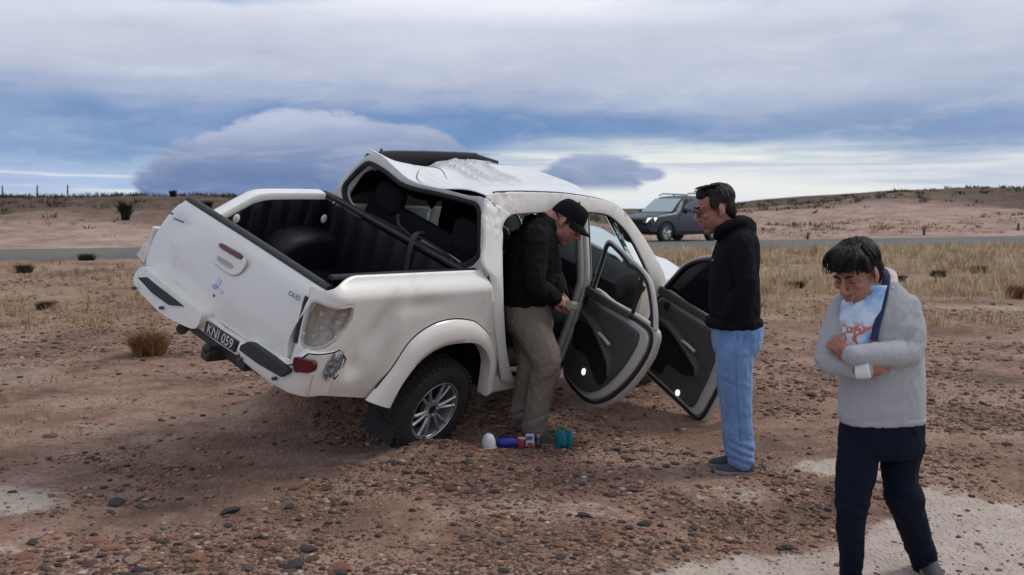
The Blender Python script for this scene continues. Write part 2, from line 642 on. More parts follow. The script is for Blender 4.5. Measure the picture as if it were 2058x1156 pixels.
def gz(x, y, detail=True):
    x, y = np.asarray(x, float), np.asarray(y, float)
    P = np.stack([x, y, np.zeros_like(x)], -1).reshape(-1, 3)
    rc = y - ROADS * x
    rz = roadz(x)
    z = (rz - 0.05) * sst(rc, 8.0, 25.5)
    # far side: embankment up to a low ridge
    px = 1029 + FPX * x / np.maximum(y, 5)
    yr = np.interp(px, [p[0] for p in RIDGE_PX], [p[1] for p in RIDGE_PX])
    D = np.interp(px, [-1000, 700, 1250, 2058, 3000], [64, 66, 120, 92, 92])
    zr = CAMZ + (HOR - yr) * D / FPX
    t = np.clip((y - (RF + 1.0 + ROADS * x)) / np.maximum(D - (RF + 1.0 + ROADS * x), 8), 0, 1)
    bank = (zr - rz + 0.05) * (0.55 * t ** 1.15 + 0.45 * sst(t, 0.25, 1.0))
    far = y > (RF + 1.0 + ROADS * x)
    lump = fbm(P * [0.16, 0.16, 1], 4).reshape(x.shape) * 0.55 * sst(t, 0.03, 0.3) * (1 - 0.75 * sst(t, 0.75, 1.0))
    rdg = fbm(P * [0.11, 0.02, 1] + 40, 4).reshape(x.shape) * 0.30 * sst(t, 0.8, 1.0)
    z = np.where(far, rz - 0.05 + bank + lump + rdg, z)
    # the sandy track lies a little lower in the right foreground
    z = z - 0.11 * sst(5.9 - y + 0.35 * (x - 0.8), 0.2, 1.3) * sst(x, 0.2, 1.2)
    # hump of earth the truck's left side has ridden up on
    c0 = tw((1.6, 0.75, 0.0))
    c1_ = tw((0.45, 0.75, 0.0))
    for c_, h, s_ in ((c0, 0.40, 0.60), (c1_, 0.40, 0.30)):
        z = z + h * np.exp(-((x - c_[0]) ** 2 + (y - c_[1]) ** 2) / (2 * s_ * s_)) * sst(y, 6.7, 7.5)
    cw = tw((-.03, -.95, -.06))
    z = z + 0.085 * np.exp(-((x - cw[0]) ** 2 + (y - cw[1] + .1) ** 2) / (2 * .22 ** 2))
    if detail:
        near = 1 - sst(y, 14, 26)
        z = z + (fbm(P * [0.7, 0.7, 1] + 5, 3) * 0.035 + fbm(P * [3.1, 3.1, 1], 3) * 0.012).reshape(x.shape) * near
        mid = sst(y, 8, 16) * (1 - sst(rc, 24.5, 26.5))
        z = z + fbm(P * [1.3, 1.3, 1] + 9, 3).reshape(x.shape) * 0.05 * mid
    # flat corridor under the road
    w = sst(rc, 25.2, 26.4) * (1 - sst(rc, 33.6, 35.0))
    return z * (1 - w) + (rz - 0.05) * w


def g1(x, y):
    return float(gz(np.array([x]), np.array([y]))[0])


def sandmask(x, y):
    P = np.stack([x, y, np.zeros_like(x)], -1).reshape(-1, 3)
    n = fbm(P * [1.6, 1.6, 1] + 3, 4).reshape(x.shape)
    # pale track: band from the lower centre-right to the right edge
    line_hi = np.interp(x, [0.2, 0.55, 0.95, 1.4, 1.8, 2.4, 3.0, 6.0], [3.9, 4.40, 4.66, 4.90, 5.2, 6.1, 5.8, 5.4])
    a = sst(line_hi - y + n * 0.45, -0.12, 0.32) * sst(x + n * 0.3, 0.25, 0.6)
    for cx, cy, rx, ry in ((2.05, 6.1, 0.28, 0.22), (-2.75, 5.35, 0.42, 0.34), (-2.5, 4.6, 0.3, 0.12), (1.2, 5.6, 0.35, 0.25), (0.3, 5.2, 0.55, 0.30), (-1.0, 6.2, 0.4, 0.16)):
        q = np.sqrt(((x - cx) / rx) ** 2 + ((y - cy) / ry) ** 2) + n * 0.7
        a = np.maximum(a, (0.75 if abs(cx) > 1.9 else 0.42) * sst(q, 1.5, 0.4))
    q = np.sqrt(((x - 7.8) / 1.6) ** 2 + ((y - 15.2) / 0.22) ** 2) + n * 0.8
    return np.maximum(a, 0.5 * sst(q, 1.2, 0.8))


def grassmask(x, y):
    P = np.stack([x, y, np.zeros_like(x)], -1).reshape(-1, 3)
    rc = y - ROADS * x
    n = fbm(P * [0.45, 0.45, 1] + 21, 4).reshape(x.shape)
    g = sst(rc + n * 5, 10.5, 16) * (1 - sst(rc, 25.2, 26.2))
    return g * (0.60 + 0.40 * sst(x, -1, 3))


def terrain():
    ys = np.concatenate([np.linspace(-8, 3.2, 12), np.arange(3.25, 9.5, 0.04)])
    y = ys[-1]
    seq = []
    while y < 130:
        y *= 1.0065 if 24 < y < 42 else 1.011
        seq.append(y)
    while y < 3000:
        y *= 1.16
        seq.append(y)
    ys = np.concatenate([ys, seq])
    u = np.linspace(-1, 1, 331)
    u = np.sign(u) * (0.5 * np.abs(u) + 0.5 * np.abs(u) ** 3)
    Yg, Ug = np.meshgrid(ys, u, indexing='ij')
    Xg = Ug * (4.5 + 1.35 * np.maximum(Yg, 0))
    Zg = gz(Xg, Yg)
    m, n = Xg.shape
    V = np.stack([Xg, Yg, Zg], -1).reshape(-1, 3)
    idx = np.arange(m * n).reshape(m, n)
    F = np.stack([idx[:-1, :-1], idx[:-1, 1:], idx[1:, 1:], idx[1:, :-1]], -1).reshape(-1, 4)
    me = bpy.data.meshes.new('ground')
    me.from_pydata(V.tolist(), [], F.tolist())
    me.polygons.foreach_set('use_smooth', np.ones(len(me.polygons), bool))
    rc = Yg - ROADS * Xg
    P = V * [1, 1, 0]
    n1_ = fbm(P * [0.09, 0.13, 1] + 2, 4).reshape(m, n)
    # scrub on the upper slope
    D = np.interp(1029 + FPX * Xg / np.maximum(Yg, 5), [-1000, 700, 1250, 2058, 3000], [64, 66, 120, 92, 92])
    t = np.clip((Yg - 34 - ROADS * Xg) / np.maximum(D - 34 - ROADS * Xg, 8), 0, 1)
    pxx = 1029 + FPX * Xg / np.maximum(Yg, 5)
    lft = 1 - sst(pxx, 800, 1350)
    scrub = sst(t + n1_ * 0.30 + .16 * lft, 0.50, 0.80) * (rc > 33)
    pink = sst(rc, 33.2, 34.5) * (1 - scrub)
    for nm, val in (('sand', sandmask(Xg, Yg)), ('straw', grassmask(Xg, Yg)), ('scrub', scrub), ('pink', pink)):
        at_ = me.attributes.new(nm, 'FLOAT', 'POINT')
        at_.data.foreach_set('value', val.ravel().astype(np.float32))
    o = bpy.data.objects.new('ground', me)
    COL.objects.link(o)
    tag(o, kind='structure')
    return o


gm = bpy.data.materials.new('stony_earth')
gm.use_nodes = True
t = NT(gm.node_tree)
gb = gm.node_tree.nodes['Principled BSDF']
gb.inputs['Roughness'].default_value = 0.95
gb.inputs['Specular IOR Level'].default_value = 0.15
gp = t.n('ShaderNodeNewGeometry').outputs['Position']
at_ = lambda nm: t.n('ShaderNodeAttribute', attribute_name=nm).outputs['Fac']
na = t.noise(gp, 0.9, 6, 0.6)
nb = t.noise(gp, 6.0, 6, 0.65)
nc = t.noise(gp, 45.0, 4, 0.6)
nd_ = t.noise(gp, 0.25, 4, 0.6)
soil = t.ramp(na, [(0.32, (0.118, 0.073, 0.054, 1)), (0.44, (0.195, 0.116, 0.083, 1)), (0.52, (0.265, 0.156, 0.112, 1)), (0.62, (0.335, 0.228, 0.176, 1)), (0.74, (0.155, 0.105, 0.080, 1))])
soil = t.mix(t.m('MULTIPLY', t.smooth(nb, 0.48, 0.7), 0.5), soil, (0.36, 0.27, 0.21, 1))
soil = t.mix(t.m('MULTIPLY', t.smooth(nb, 0.48, 0.3), 0.5), soil, (0.12, 0.08, 0.062, 1))
# grit: small stones too fine to be built
vo = t.n('ShaderNodeTexVoronoi')
t.l(gp, vo.inputs['Vector'])
vo.inputs['Scale'].default_value = 34
vo2 = t.n('ShaderNodeTexVoronoi')
t.l(gp, vo2.inputs['Vector'])
vo2.inputs['Scale'].default_value = 80
grc = t.ramp(t.m('FRACT', t.m('MULTIPLY', vo.outputs['Color'], 1.0)), [(0.0, (0.05, 0.042, 0.04, 1)), (0.3, (0.15, 0.09, 0.065, 1)), (0.6, (0.25, 0.16, 0.12, 1)), (0.85, (0.34, 0.27, 0.22, 1)), (1.0, (0.10, 0.085, 0.08, 1))])
gfac = t.m('MULTIPLY', t.smooth(vo.outputs['Distance'], 0.42, 0.25), t.smooth(na, 0.40, 0.60))
grav = t.mix(t.m('MULTIPLY', gfac, 0.75), soil, grc)
grav = t.mix(t.m('MULTIPLY', t.smooth(vo2.outputs['Distance'], 0.28, 0.15), 0.45), grav, (0.09, 0.07, 0.06, 1))
sandc = t.mix(t.smooth(nb, 0.3, 0.7), (0.39, 0.315, 0.26, 1), (0.48, 0.405, 0.345, 1))
sandc = t.mix(t.m('MULTIPLY', t.smooth(nc, 0.56, 0.72), 0.5), sandc, (0.25, 0.20, 0.17, 1))
col = t.mix(t.smooth(t.m('ADD', at_('sand'), t.m('MULTIPLY', t.m('SUBTRACT', t.noise(gp, 11.0, 7, 0.72), 0.5), 1.5)), 0.28, 0.72), grav, sandc)
strc = t.mix(t.smooth(nb, 0.3, 0.7), (0.24, 0.165, 0.10, 1), (0.38, 0.28, 0.175, 1))
strc = t.mix(t.m('MULTIPLY', t.smooth(nd_, 0.45, 0.65), 0.6), strc, (0.25, 0.15, 0.09, 1))
col = t.mix(t.m('MULTIPLY', at_('straw'), t.smooth(na, 0.25, 0.6)), col, strc)
nf = t.noise(gp, 0.6, 6, 0.65)
pnk = t.ramp(nf, [(0.3, (0.25, 0.15, 0.11, 1)), (0.5, (0.37, 0.255, 0.20, 1)), (0.68, (0.45, 0.34, 0.28, 1)), (0.8, (0.33, 0.19, 0.135, 1))])
pnk = t.mix(t.m('MULTIPLY', t.smooth(t.noise(gp, 2.6, 5, 0.7), 0.5, 0.66), 0.7), pnk, (0.11, 0.08, 0.055, 1))
col = t.mix(at_('pink'), col, pnk)
scr = t.ramp(t.noise(gp, 1.1, 6, 0.7), [(0.3, (0.045, 0.034, 0.026, 1)), (0.5, (0.10, 0.07, 0.05, 1)), (0.66, (0.17, 0.12, 0.085, 1)), (0.8, (0.07, 0.05, 0.035, 1))])
col = t.mix(at_('scrub'), col, scr)
t.l(col, gb.inputs['Base Color'])
bn = t.n('ShaderNodeBump')
bn.inputs['Strength'].default_value = 0.7
bn.inputs['Distance'].default_value = 0.03
hgt = t.m('ADD', t.m('MULTIPLY', nb, 0.6), t.m('ADD', t.m('MULTIPLY', nc, 0.35), t.m('MULTIPLY', t.smooth(vo.outputs['Distance'], 0.5, 0.1), 0.4)))
t.l(hgt, bn.inputs['Height'])
t.l(bn.outputs[0], gb.inputs['Normal'])

ground = terrain()
ground.data.materials.append(gm)


def make_road():
    mb = MB()
    xs = np.linspace(-60, 80, 141)
    prof = [(RN - 0.45, -0.07), (RN - 0.02, 0.0), (RN + 0.5, 0.012), ((RN + RF) / 2, 0.05), (RF - 0.5, 0.012), (RF + 0.02, 0.0), (RF + 0.45, -0.07)]
    G = np.array([[(x, c_ + ROADS * x, roadz(x) + dz) for c_, dz in prof] for x in xs])
    mb.grid(G)
    m = bpy.data.materials.new('asphalt')
    m.use_nodes = True
    t = NT(m.node_tree)
    b = m.node_tree.nodes['Principled BSDF']
    gp = t.n('ShaderNodeNewGeometry').outputs['Position']
    a = t.noise(gp, 0.5, 5, 0.6)
    f = t.noise(gp, 30, 3, 0.6)
    c_ = t.ramp(a, [(0.3, (0.080, 0.073, 0.064, 1)), (0.7, (0.13, 0.118, 0.102, 1))])
    c_ = t.mix(t.m('MULTIPLY', t.smooth(f, 0.5, 0.7), 0.3), c_, (0.2, 0.18, 0.16, 1))
    t.l(c_, b.inputs['Base Color'])
    b.inputs['Roughness'].default_value = 0.9
    o = mb.build('road', m, smooth=True)
    tag(o, kind='structure')


make_road()

# ------------------------------------------------------------------ the overturned pickup (local axes: x forward, y left, z up)
truck = empty('pickup_truck')
truck.matrix_world = Matrix.Translation(Vector(TLOC)) @ TROT.to_4x4()
tag(truck, 'white double cab pickup, dented and tilted, its roof crushed and two doors hanging open', 'pickup truck')
CLOC = TR.T @ (np.array([0, 0, CAMZ]) - TLOC)


def onax(i, val, pts):
    out = []
    for q in pts:
        d = TR.T @ ray(*q)
        out.append(CLOC + d * ((val - CLOC[i]) / d[i]))
    return np.array(out)


def onx(v, pts):
    return onax(0, v, pts)


def ys(z):
    """right flank of the body: lateral position at a given height"""
    return np.interp(z, [0.2, 0.45, 0.8, 1.1, 1.25, 1.66], [-0.85, -0.88, -0.89, -0.868, -0.80, -0.60])


def onside(pts, dy=0.0):
    out = []
    for q in pts:
        d = TR.T @ ray(*q)
        y = -0.85
        for _ in range(12):
            P = CLOC + d * ((y - CLOC[1]) / d[1])
            y = 0.5 * y + 0.5 * (float(ys(P[2])) + dy)
        out.append(P)
    return np.array(out)


def strip3(A, B, n=24, rows=3, bulge=None):
    A, B = resamp(A, n), resamp(B, n)
    w = np.linspace(0, 1, rows)[:, None, None]
    G = A[None] * (1 - w) + B[None] * w
    if bulge is not None:
        G = G + (4 * w * (1 - w)) * np.array(bulge)
    return G


# ---- bed side, right flank (with the corner wrapping round to the tailgate)
def flank_xy(s):
    """plan path: s runs from the tailgate edge round the corner to the cab"""
    r = 0.10
    L1, L2 = 0.09, r * math.pi / 2
    if s < L1:
        return -1.19, -0.69 - s
    if s < L1 + L2:
        a = (s - L1) / r
        return -1.19 + r * (1 - math.cos(a)), -0.78 - r * math.sin(a)
    return -1.09 + (s - L1 - L2), -0.88


S0 = 0.09 + 0.10 * math.pi / 2
SMAX = S0 + 1.09 + 0.62
zrow = np.concatenate([np.linspace(0.40, 1.12, 40), np.linspace(1.14, 1.205, 5)])
cols = np.linspace(0, 1, 78)
arch_o = cr([(-0.716, .428), (-.577, .614), (-.483, .792), (-.34, .887), (-.164, .918), (.017, .901), (.141, .86), (.328, .738), (.46, .55), (.524, .381)], 6)
arch_i = cr([(-.517, .364), (-.477, .52), (-.368, .669), (-.198, .744), (.011, .749), (.12, .735), (.218, .693), (.32, .60), (.366, .509), (.42, .309)], 6)
xfront = lambda z: np.interp(z, [0.38, 0.55, 0.75, 0.95, 1.1, 1.21], [0.60, 0.53, 0.40, 0.27, 0.18, 0.13])
cav = cr([(0.055, 1.035), (0.20, 1.05), (0.30, 1.055), (0.305, 0.96), (0.24, 0.865), (0.165, 0.80), (0.055, 0.775), (0.03, 0.9)], 5, True)


def inpoly(p, poly):
    x, y = p
    c_ = False
    for i in range(len(poly)):
        x1, y1 = poly[i - 1]
        x2, y2 = poly[i]
        if (y1 > y) != (y2 > y) and x < (x2 - x1) * (y - y1) / (y2 - y1) + x1:
            c_ = not c_
    return c_


archpoly = [tuple(p) for p in 0.5 * (resamp(arch_o, 60) + resamp(arch_i, 60))] + [(0.6, 0.2), (-0.7, 0.2)]


def flank_pt(s, z, inw=0.0):
    x, y = flank_xy(s)
    z = z - max(0.0, z - 1.105) * (1 - float(sst(s, 0.02, S0 + .12)))
    top = float(sst(z, 1.10, 1.21))
    y2 = y + 0.09 * top * float(sst(s, 0.0, S0)) + inw * (1 if s > S0 else 0.4)
    x2 = x + 0.05 * top * (1 - float(sst(s, 0.0, S0))) + inw * (0 if s > S0 else 1)
    # tuck under and the fold pressed into the flank behind the wheel
    y2 += 0.035 * float(sst(z, 0.62, 0.38)) * float(sst(s, 0.05, 0.3))
    dx, dz = x + 0.80, z - 0.86
    y2 += 0.040 * math.exp(-(dx / 0.10) ** 2 - ((dz - 1.1 * dx) / 0.13) ** 2) - 0.016 * math.exp(-((dx - .16) / 0.08) ** 2 - ((dz - .05) / 0.16) ** 2)
    y2 += 0.022 * math.exp(-((dx + .08) / 0.07) ** 2 - ((dz + .2) / 0.07) ** 2) + 0.012 * math.exp(-((x + .45) / 0.2) ** 2 - ((z - 1.03) / 0.05) ** 2)
    return np.array([x2, y2, z])


G = np.zeros((len(zrow), len(cols), 3))
UVs = np.zeros((len(zrow), len(cols), 2))
for i, z in enumerate(zrow):
    smax = S0 + 1.09 + float(xfront(z))
    zz = z
    for j, c_ in enumerate(cols):
        s = c_ * smax
        lift = 0.0
        if i < 8:                                    # lower edge slopes: higher at the rear corner
            zl = np.interp(s, [0, S0 + 0.0, S0 + 0.37, S0 + 0.5], [0.53, 0.505, 0.428, 0.40])
            zz = max(z, zl + 0.0002 * i)
        else:
            zz = z
        G[i, j] = flank_pt(s, zz)
        UVs[i, j] = (s, zz)
mb = MB()
V = G.reshape(-1, 3)
F = []
nC = len(cols)
for i in range(len(zrow) - 1):
    for j in range(nC - 1):
        sm, zm = UVs[i:i + 2, j:j + 2].reshape(-1, 2).mean(0)
        if inpoly((sm, zm), cav):
            continue
        if sm > S0 and inpoly((sm - S0 - 1.09, zm), archpoly):
            continue
        F.append((i * nC + j, i * nC + j + 1, (i + 1) * nC + j + 1, (i + 1) * nC + j))
mb.add(V, F)
side = mb.build('bed_side', WHITE, truck, smooth=True, solid=0.012, off=0, ang=60)
side['label'] = 'right bed side with a fold pressed into the panel'
# shut line to the cab, tail lamp opening
mb = MB()
mb.tube([flank_pt(S0 + 1.09 + float(xfront(z)), z, 0.006) for z in np.linspace(0.42, 1.2, 16)], 0.006, 6)
mb.build('shut_line', DARKTRIM, side, smooth=True)
mb = MB()
rim = np.array([flank_pt(s, z, -0.002) for s, z in cav])
mb.tube(np.vstack([rim, rim[:2]]), 0.009, 6)
mb.build('lamp_opening_edge', CAVITY, side, smooth=True)
mb = MB()
cin = np.array([flank_pt(s, z, 0.035) + (0.012, 0.012, 0) for s, z in cav])
mb.rings([rim, cin], cap=False)
mb.build('lamp_opening_wall', CAVITY, side)
mb = MB()
cc = cin.mean(0)
k = len(cin)
mb.add(np.vstack([cin, cin * 0.5 + cc * 0.5 + (0.012, 0.01, 0), [cc]]), [(i, (i + 1) % k, k + (i + 1) % k, k + i) for i in range(k)] + [(k + i, k + (i + 1) % k, 2 * k) for i in range(k)])
for s, z, r in ((.12, .98, .012), (.14, .90, .010), (.22, .95, .014), (.11, .84, .010), (.17, .86, .009), (.24, 1.0, .009)):
    mb.lathe([(-0.012, r), (0.012, r)], flank_pt(s, z, 0.028) + (0.01, 0.01, 0), 'x', 10)
rec = mb.build('lamp_recess', CAVITY, truck)
rec['label'] = 'empty tail lamp recess of bare dusty metal, its lamp torn out'
mb = MB()
mb.tube([flank_pt(0.0, z, -0.006) + (0.0, .012 * math.sin((z - .75) * 9), 0) for z in np.linspace(0.76, 1.04, 10)], 0.016, 8, flat=0.7)
mb.build('torn_seal', BLACKP, rec, smooth=True)
# torn bracket below the lamp opening
n_ = 9
gx_, gz_ = np.meshgrid(np.linspace(-1.135, -1.035, n_), np.linspace(.655, .775, n_))
jit = rng.uniform(-1, 1, (n_, n_, 3)) * [.010, .012, .010]
Gt = np.stack([gx_, np.full((n_, n_), -.902) - .012, gz_], -1) + jit
Gt[:, :, 0] += (gz_ - .71) * .35
Gt[0, :, 2] += rng.uniform(-.03, .02, n_)
Gt[-1, :, 2] += rng.uniform(-.03, .02, n_)
TORN = mat('torn_grey_plastic', (.20, .20, .21), .6, var=.35, vscale=30, dirt=.6)
MB().grid(Gt).build('torn_bracket', TORN, rec, solid=.004)
mb = MB()
mb.tube([(-1.045, -.90, .80), (-1.02, -.925, .755), (-1.03, -.93, .70)], [.003, .013, .003], 5, flat=.4)
mb.tube([(-1.10, -.915, .66), (-1.07, -.93, .635), (-1.04, -.925, .66)], [.003, .009, .003], 5, flat=.5)
mb.build('torn_splinter', BLACKP, rec)

# ---- wheel arch flare
Ao, Ai = resamp(arch_o, 40), resamp(arch_i, 40)
G = []
for w, dy in ((0.0, -0.004), (0.04, -0.026), (0.35, -0.050), (0.7, -0.060), (0.93, -0.054), (1.0, -0.035), (1.0, 0.03)):
    P = Ao * (1 - w) + Ai * w
    G.append(np.stack([P[:, 0], np.full(len(P), -0.88 + dy), P[:, 1]], 1))
mb = MB().grid(np.array(G))
mb.build('wheel_arch_flare', WHITE, truck, smooth=True, ang=50)
mb = MB().tube([(p[0], -0.886, p[1]) for p in Ao[2:-3]], 0.0055, 6)
mb.build('flare_joint', DARKTRIM, truck, smooth=True)
mb = MB()                                            # inner wheel housing
arcs = []
for y in (-0.87, -0.78, -0.45):
    k_ = 0.93 if y > -0.8 else 1.0
    arcs.append(np.stack([Ai[:, 0] * 1.12, np.full(len(Ai), y), (Ai[:, 1] - .2) * 1.06 + .2], 1))
mb.grid(np.array(arcs))
mb.add(np.vstack([arcs[-1], [[0, -.45, .25]]]), [(i, i + 1, len(Ai)) for i in range(len(Ai) - 1)])
mb.build('wheel_housing', DARKTRIM, truck, smooth=True)

# ---- tailgate
tl = cr([(-1.17, .601, 1.106), (-1.185, .673, .998), (-1.195, .763, .793), (-1.20, .803, .60), (-1.195, .776, .556)], 5)
trr = cr([(-1.17, -.768, 1.112), (-1.185, -.735, 1.037), (-1.195, -.665, .843), (-1.20, -.650, .74), (-1.195, -.672, .604)], 5)
n_ = 26
TLr, TRr = resamp(tl, n_), resamp(trr, n_)


def tgp(a, b, off=0.0):
    """tailgate surface: a 0..1 left to right, b 0..1 top to bottom"""
    i = b * (n_ - 1)
    i0 = min(int(i), n_ - 2)
    f = i - i0
    L_ = TLr[i0] * (1 - f) + TLr[i0 + 1] * f
    R_ = TRr[i0] * (1 - f) + TRr[i0 + 1] * f
    P = L_ * (1 - a) + R_ * a
    x = P[0] - 0.022 * math.sin(math.pi * a) ** 0.6 - 0.014 * math.sin(math.pi * min(1, b * 1.05)) - off
    x += 0.014 * math.exp(-((a - .12) / .07) ** 2 - ((b - .25) / .2) ** 2) + 0.008 * math.exp(-((a - .3) / .1) ** 2 - ((b - .75) / .12) ** 2)
    # pressed line along the top edge
    x += 0.010 * float(sst(b, 0.10, 0.0))
    return np.array([x, P[1], P[2] + 0.012 * math.sin(math.pi * a) * (1 - b)])


def tgpx(pts, off):
    """photograph points laid on the tailgate"""
    out = onx(-1.225, pts)
    return out - np.array([off, 0, 0])


G = np.array([[tgp(a, b) for a in np.linspace(0, 1, 44)] for b in np.linspace(0, 1, 30)])
Gb = G + np.array([0.05, 0, 0])
edge = lambda g: np.vstack([g[0], g[1:, -1], g[-1, -2::-1], g[-2:0:-1, 0]])
mb = MB().grid(G).grid(Gb).rings([edge(G), edge(G) + (.004, 0, 0), edge(Gb)], cap=False)
tg = mb.build('tailgate', WHITE, truck, smooth=True, ang=50)
mb = MB()
mb.tube([tgp(a, 0.0, -0.035) + (0, 0, 0.012) for a in np.linspace(0.0, 1.0, 24)], 0.030, 10, flat=0.55)
mb.build('top_cap', BLACKP, tg, smooth=True)
tgo = lambda pts, off, k=5: tgpx(cr(pts, k, True), off)


def tgplate(name, pts, o0, o1, m, bev=0.003, k=5, parent=None):
    P = onx(-1.225, cr(pts, k, True) if k > 1 else pts)
    mb = MB().prism([(p[1], p[2]) for p in P], lambda u, v, t_: (-1.232 - t_, u, v), o0, o1)
    return mb.build(name, m, parent or tg, bev=bev)


hb = tgplate('handle_bezel', [(446, 489), (470, 503), (492, 518), (497, 530), (486, 548), (470, 553), (448, 541), (431, 524), (436, 507)], -0.02, 0.006, WHITE, 0.004)
P = onx(-1.225, cr([(446, 489), (492, 518), (498, 530), (486, 548), (470, 554), (448, 542), (431, 525), (437, 507)], 5, True)) - (0.004, 0, 0)
MB().tube(np.vstack([P, P[:1]]), 0.0035, 6).build('bezel_joint', CAVITY, tg, smooth=True)
tgplate('brake_lamp', [(450, 489), (470, 500), (489, 511), (491, 518), (486, 521), (468, 511), (449, 499), (446, 493)], 0.0, 0.014, REDLENS, 0.003, 4)
tgplate('tailgate_handle', [(443, 514), (455, 521), (470, 530), (472, 537), (466, 539), (452, 531), (441, 522)], 0.0, 0.011, JAMB, 0.003, 4)
tgplate('handle_slot', [(446, 517), (468, 530), (467, 533), (444, 520)], 0.009, 0.0125, CAVITY, 0, 1)
# remains of the three lozenge emblem and its fixing hole
for nm, pts, m in (('emblem', [(441, 556), (447, 563), (444, 573), (438, 566)], mat('emblem_pale', (0.62, 0.62, 0.72), 0.3)),
                   ('emblem', [(428, 574), (437, 570), (442, 577), (432, 581)], mat('emblem_blue', (0.38, 0.38, 0.60), 0.3)),
                   ('emblem', [(441, 581), (448, 579), (452, 587), (446, 590)], mat('emblem_pale', (0.62, 0.62, 0.72), 0.3))):
    tgplate(nm, pts, -0.004, 0.004, m, 0, 1)
for a_, b_ in (((441, 556), (428, 578)), ((428, 574), (447, 569)), ((447, 563), (434, 582))):
    P = onx(-1.225, [a_, b_]) - (0.003, 0, 0)
    MB().tube(P, 0.0028, 5).build('emblem_line', PINT, tg)
P = onx(-1.225, [(432, 594)])[0]
MB().lathe([(-0.006, 0.008), (0.012, 0.008)], P - (0.004, 0, 0), 'x', 10).build('fixing_hole', DARKINK, tg)
tgplate('badge', [(352, 437), (373, 445), (371, 449), (351, 441)], 0.0, 0.003, PINT, 0, 1)
tgplate('badge_stain', [(344, 426), (351, 429), (350, 432), (344, 430)], 0.0, 0.003, DARKINK, 0, 1)


def text_mesh(s, size, depth):
    cu = bpy.data.curves.new('t', 'FONT')
    cu.body = s
    cu.size = size
    cu.extrude = depth
    cu.align_x, cu.align_y = 'CENTER', 'CENTER'
    o = bpy.data.objects.new('t', cu)
    COL.objects.link(o)
    me = bpy.data.meshes.new_from_object(o.evaluated_get(bpy.context.evaluated_depsgraph_get()))
    bpy.data.objects.remove(o)
    return me


def put_text(name, s, size, c_, right, up, m, parent, depth=0.001, sx=1.0):
    me = text_mesh(s, size, depth)
    r, u = Vector(right).normalized(), Vector(up).normalized()
    n__ = r.cross(u)
    me.transform(Matrix(((r.x * sx, u.x, n__.x, c_[0]), (r.y * sx, u.y, n__.y, c_[1]), (r.z * sx, u.z, n__.z, c_[2]), (0, 0, 0, 1))))
    o = bpy.data.objects.new(name, me)
    COL.objects.link(o)
    me.materials.append(m)
    o.parent = parent
    return o


P = onx(-1.225, [(584, 591), (614, 609)])
put_text('badge_lettering', 'DI-D', 0.042, P.mean(0) - (0.002, -.03, 0), P[1] - P[0], (0, -0.1, 1), mat('worn_badge', (.16, .16, .18), .4), tg, 0.0015, 1.15)

# ---- rear bumper
bump = MB()
lp = onx(-1.30, cr([(283, 536), (268, 549), (266, 573), (298, 606), (329, 633), (360, 650), (391, 661), (403, 645), (404, 627), (385, 612), (345, 581), (300, 546)], 4, True))
bump.prism([(p[1], p[2]) for p in lp], lambda u, v, t_: (-1.22 - t_ * (1 + 0.0 * u) + 0.06 * max(0, (u - .45)) ** 1.0, u, v), 0.0, 0.085)
# centre step carrying the plate
cpn = onx(-1.25, [(404, 640), (400, 660), (440, 690), (477, 714), (490, 700), (487, 687), (445, 660), (416, 636)])
bump.prism([(p[1], p[2]) for p in cpn], lambda u, v, t_: (-1.20 - t_, u, v), 0.0, 0.055)
# right half sweeps round the corner
plan = cr([(-1.285, -.345), (-1.30, -.45), (-1.30, -.60), (-1.295, -.72), (-1.27, -.82), (-1.21, -.885), (-1.12, -.905), (-1.06, -.90)], 6)
tpl = np.linspace(0, 1, len(plan))
zb = np.interp(tpl, [0, .1, .3, .5, .7, 1], [.53, .505, .50, .505, .50, .505])
zt = np.interp(tpl, [0, .08, .4, .5, .56, .64, 1], [.60, .625, .655, .665, .70, .775, .80])
G = []
for f_, o_ in ((0.0, 0.05), (0.06, 0.012), (0.3, -0.004), (0.8, 0.0), (0.97, 0.006), (1.0, 0.03), (1.0, 0.10)):
    row = []
    for p, a_, b_ in zip(plan, zb, zt):
        inw = np.array([1.0, 0.0]) if p[1] > -.8 else np.array([0.5, 0.7])
        q = p + inw * o_
        row.append((q[0], q[1], a_ + (b_ - a_) * f_))
    G.append(row)
bump.grid(np.array(G))
bp = bump.build('rear_bumper', WHITE, truck, smooth=True, bev=0.010, ang=35)
jl = [(p[0] - .004, p[1] - .004, z_ + .004) for p, z_ in zip(plan, zt)][20:]
MB().tube(jl, .005, 6).build('bumper_joint', DARKTRIM, bp, smooth=True)
jl = [(plan[31][0] - .003, plan[31][1] - .003, z_) for z_ in np.linspace(.52, .66, 6)]
MB().tube(jl, .0025, 6).build('bumper_seam', CAVITY, bp, smooth=True)
pd = onx(-1.305, [(273, 558), (293, 557), (330, 585), (370, 616), (340, 613), (305, 589)])
MB().prism([(p[1], p[2]) for p in pd], lambda u, v, t_: (-1.29 - t_ + 0.06 * max(0, (u - .45)), u, v), 0.0, 0.022).build('step_pad', BLACKP, bp, bev=0.004)
pd = onx(-1.315, [(480, 704), (483, 694), (496, 687), (506, 689), (545, 716), (579, 743), (577, 751), (564, 758), (520, 733)])
MB().prism([(p[1], p[2]) for p in pd], lambda u, v, t_: (-1.28 - t_, u, v), 0.0, 0.038).build('step_pad', BLACKP, bp, bev=0.006)
pd = onx(-1.30, cr([(587, 719), (601, 723), (615, 729), (614, 745), (606, 752), (594, 750), (585, 747)], 4, True))
MB().prism([(p[1], p[2]) for p in pd], lambda u, v, t_: (-1.262 - t_ + 0.35 * max(0, -.80 - u), u, v), 0.0, 0.030).build('reflector', REDLENS, bp, bev=0.004)
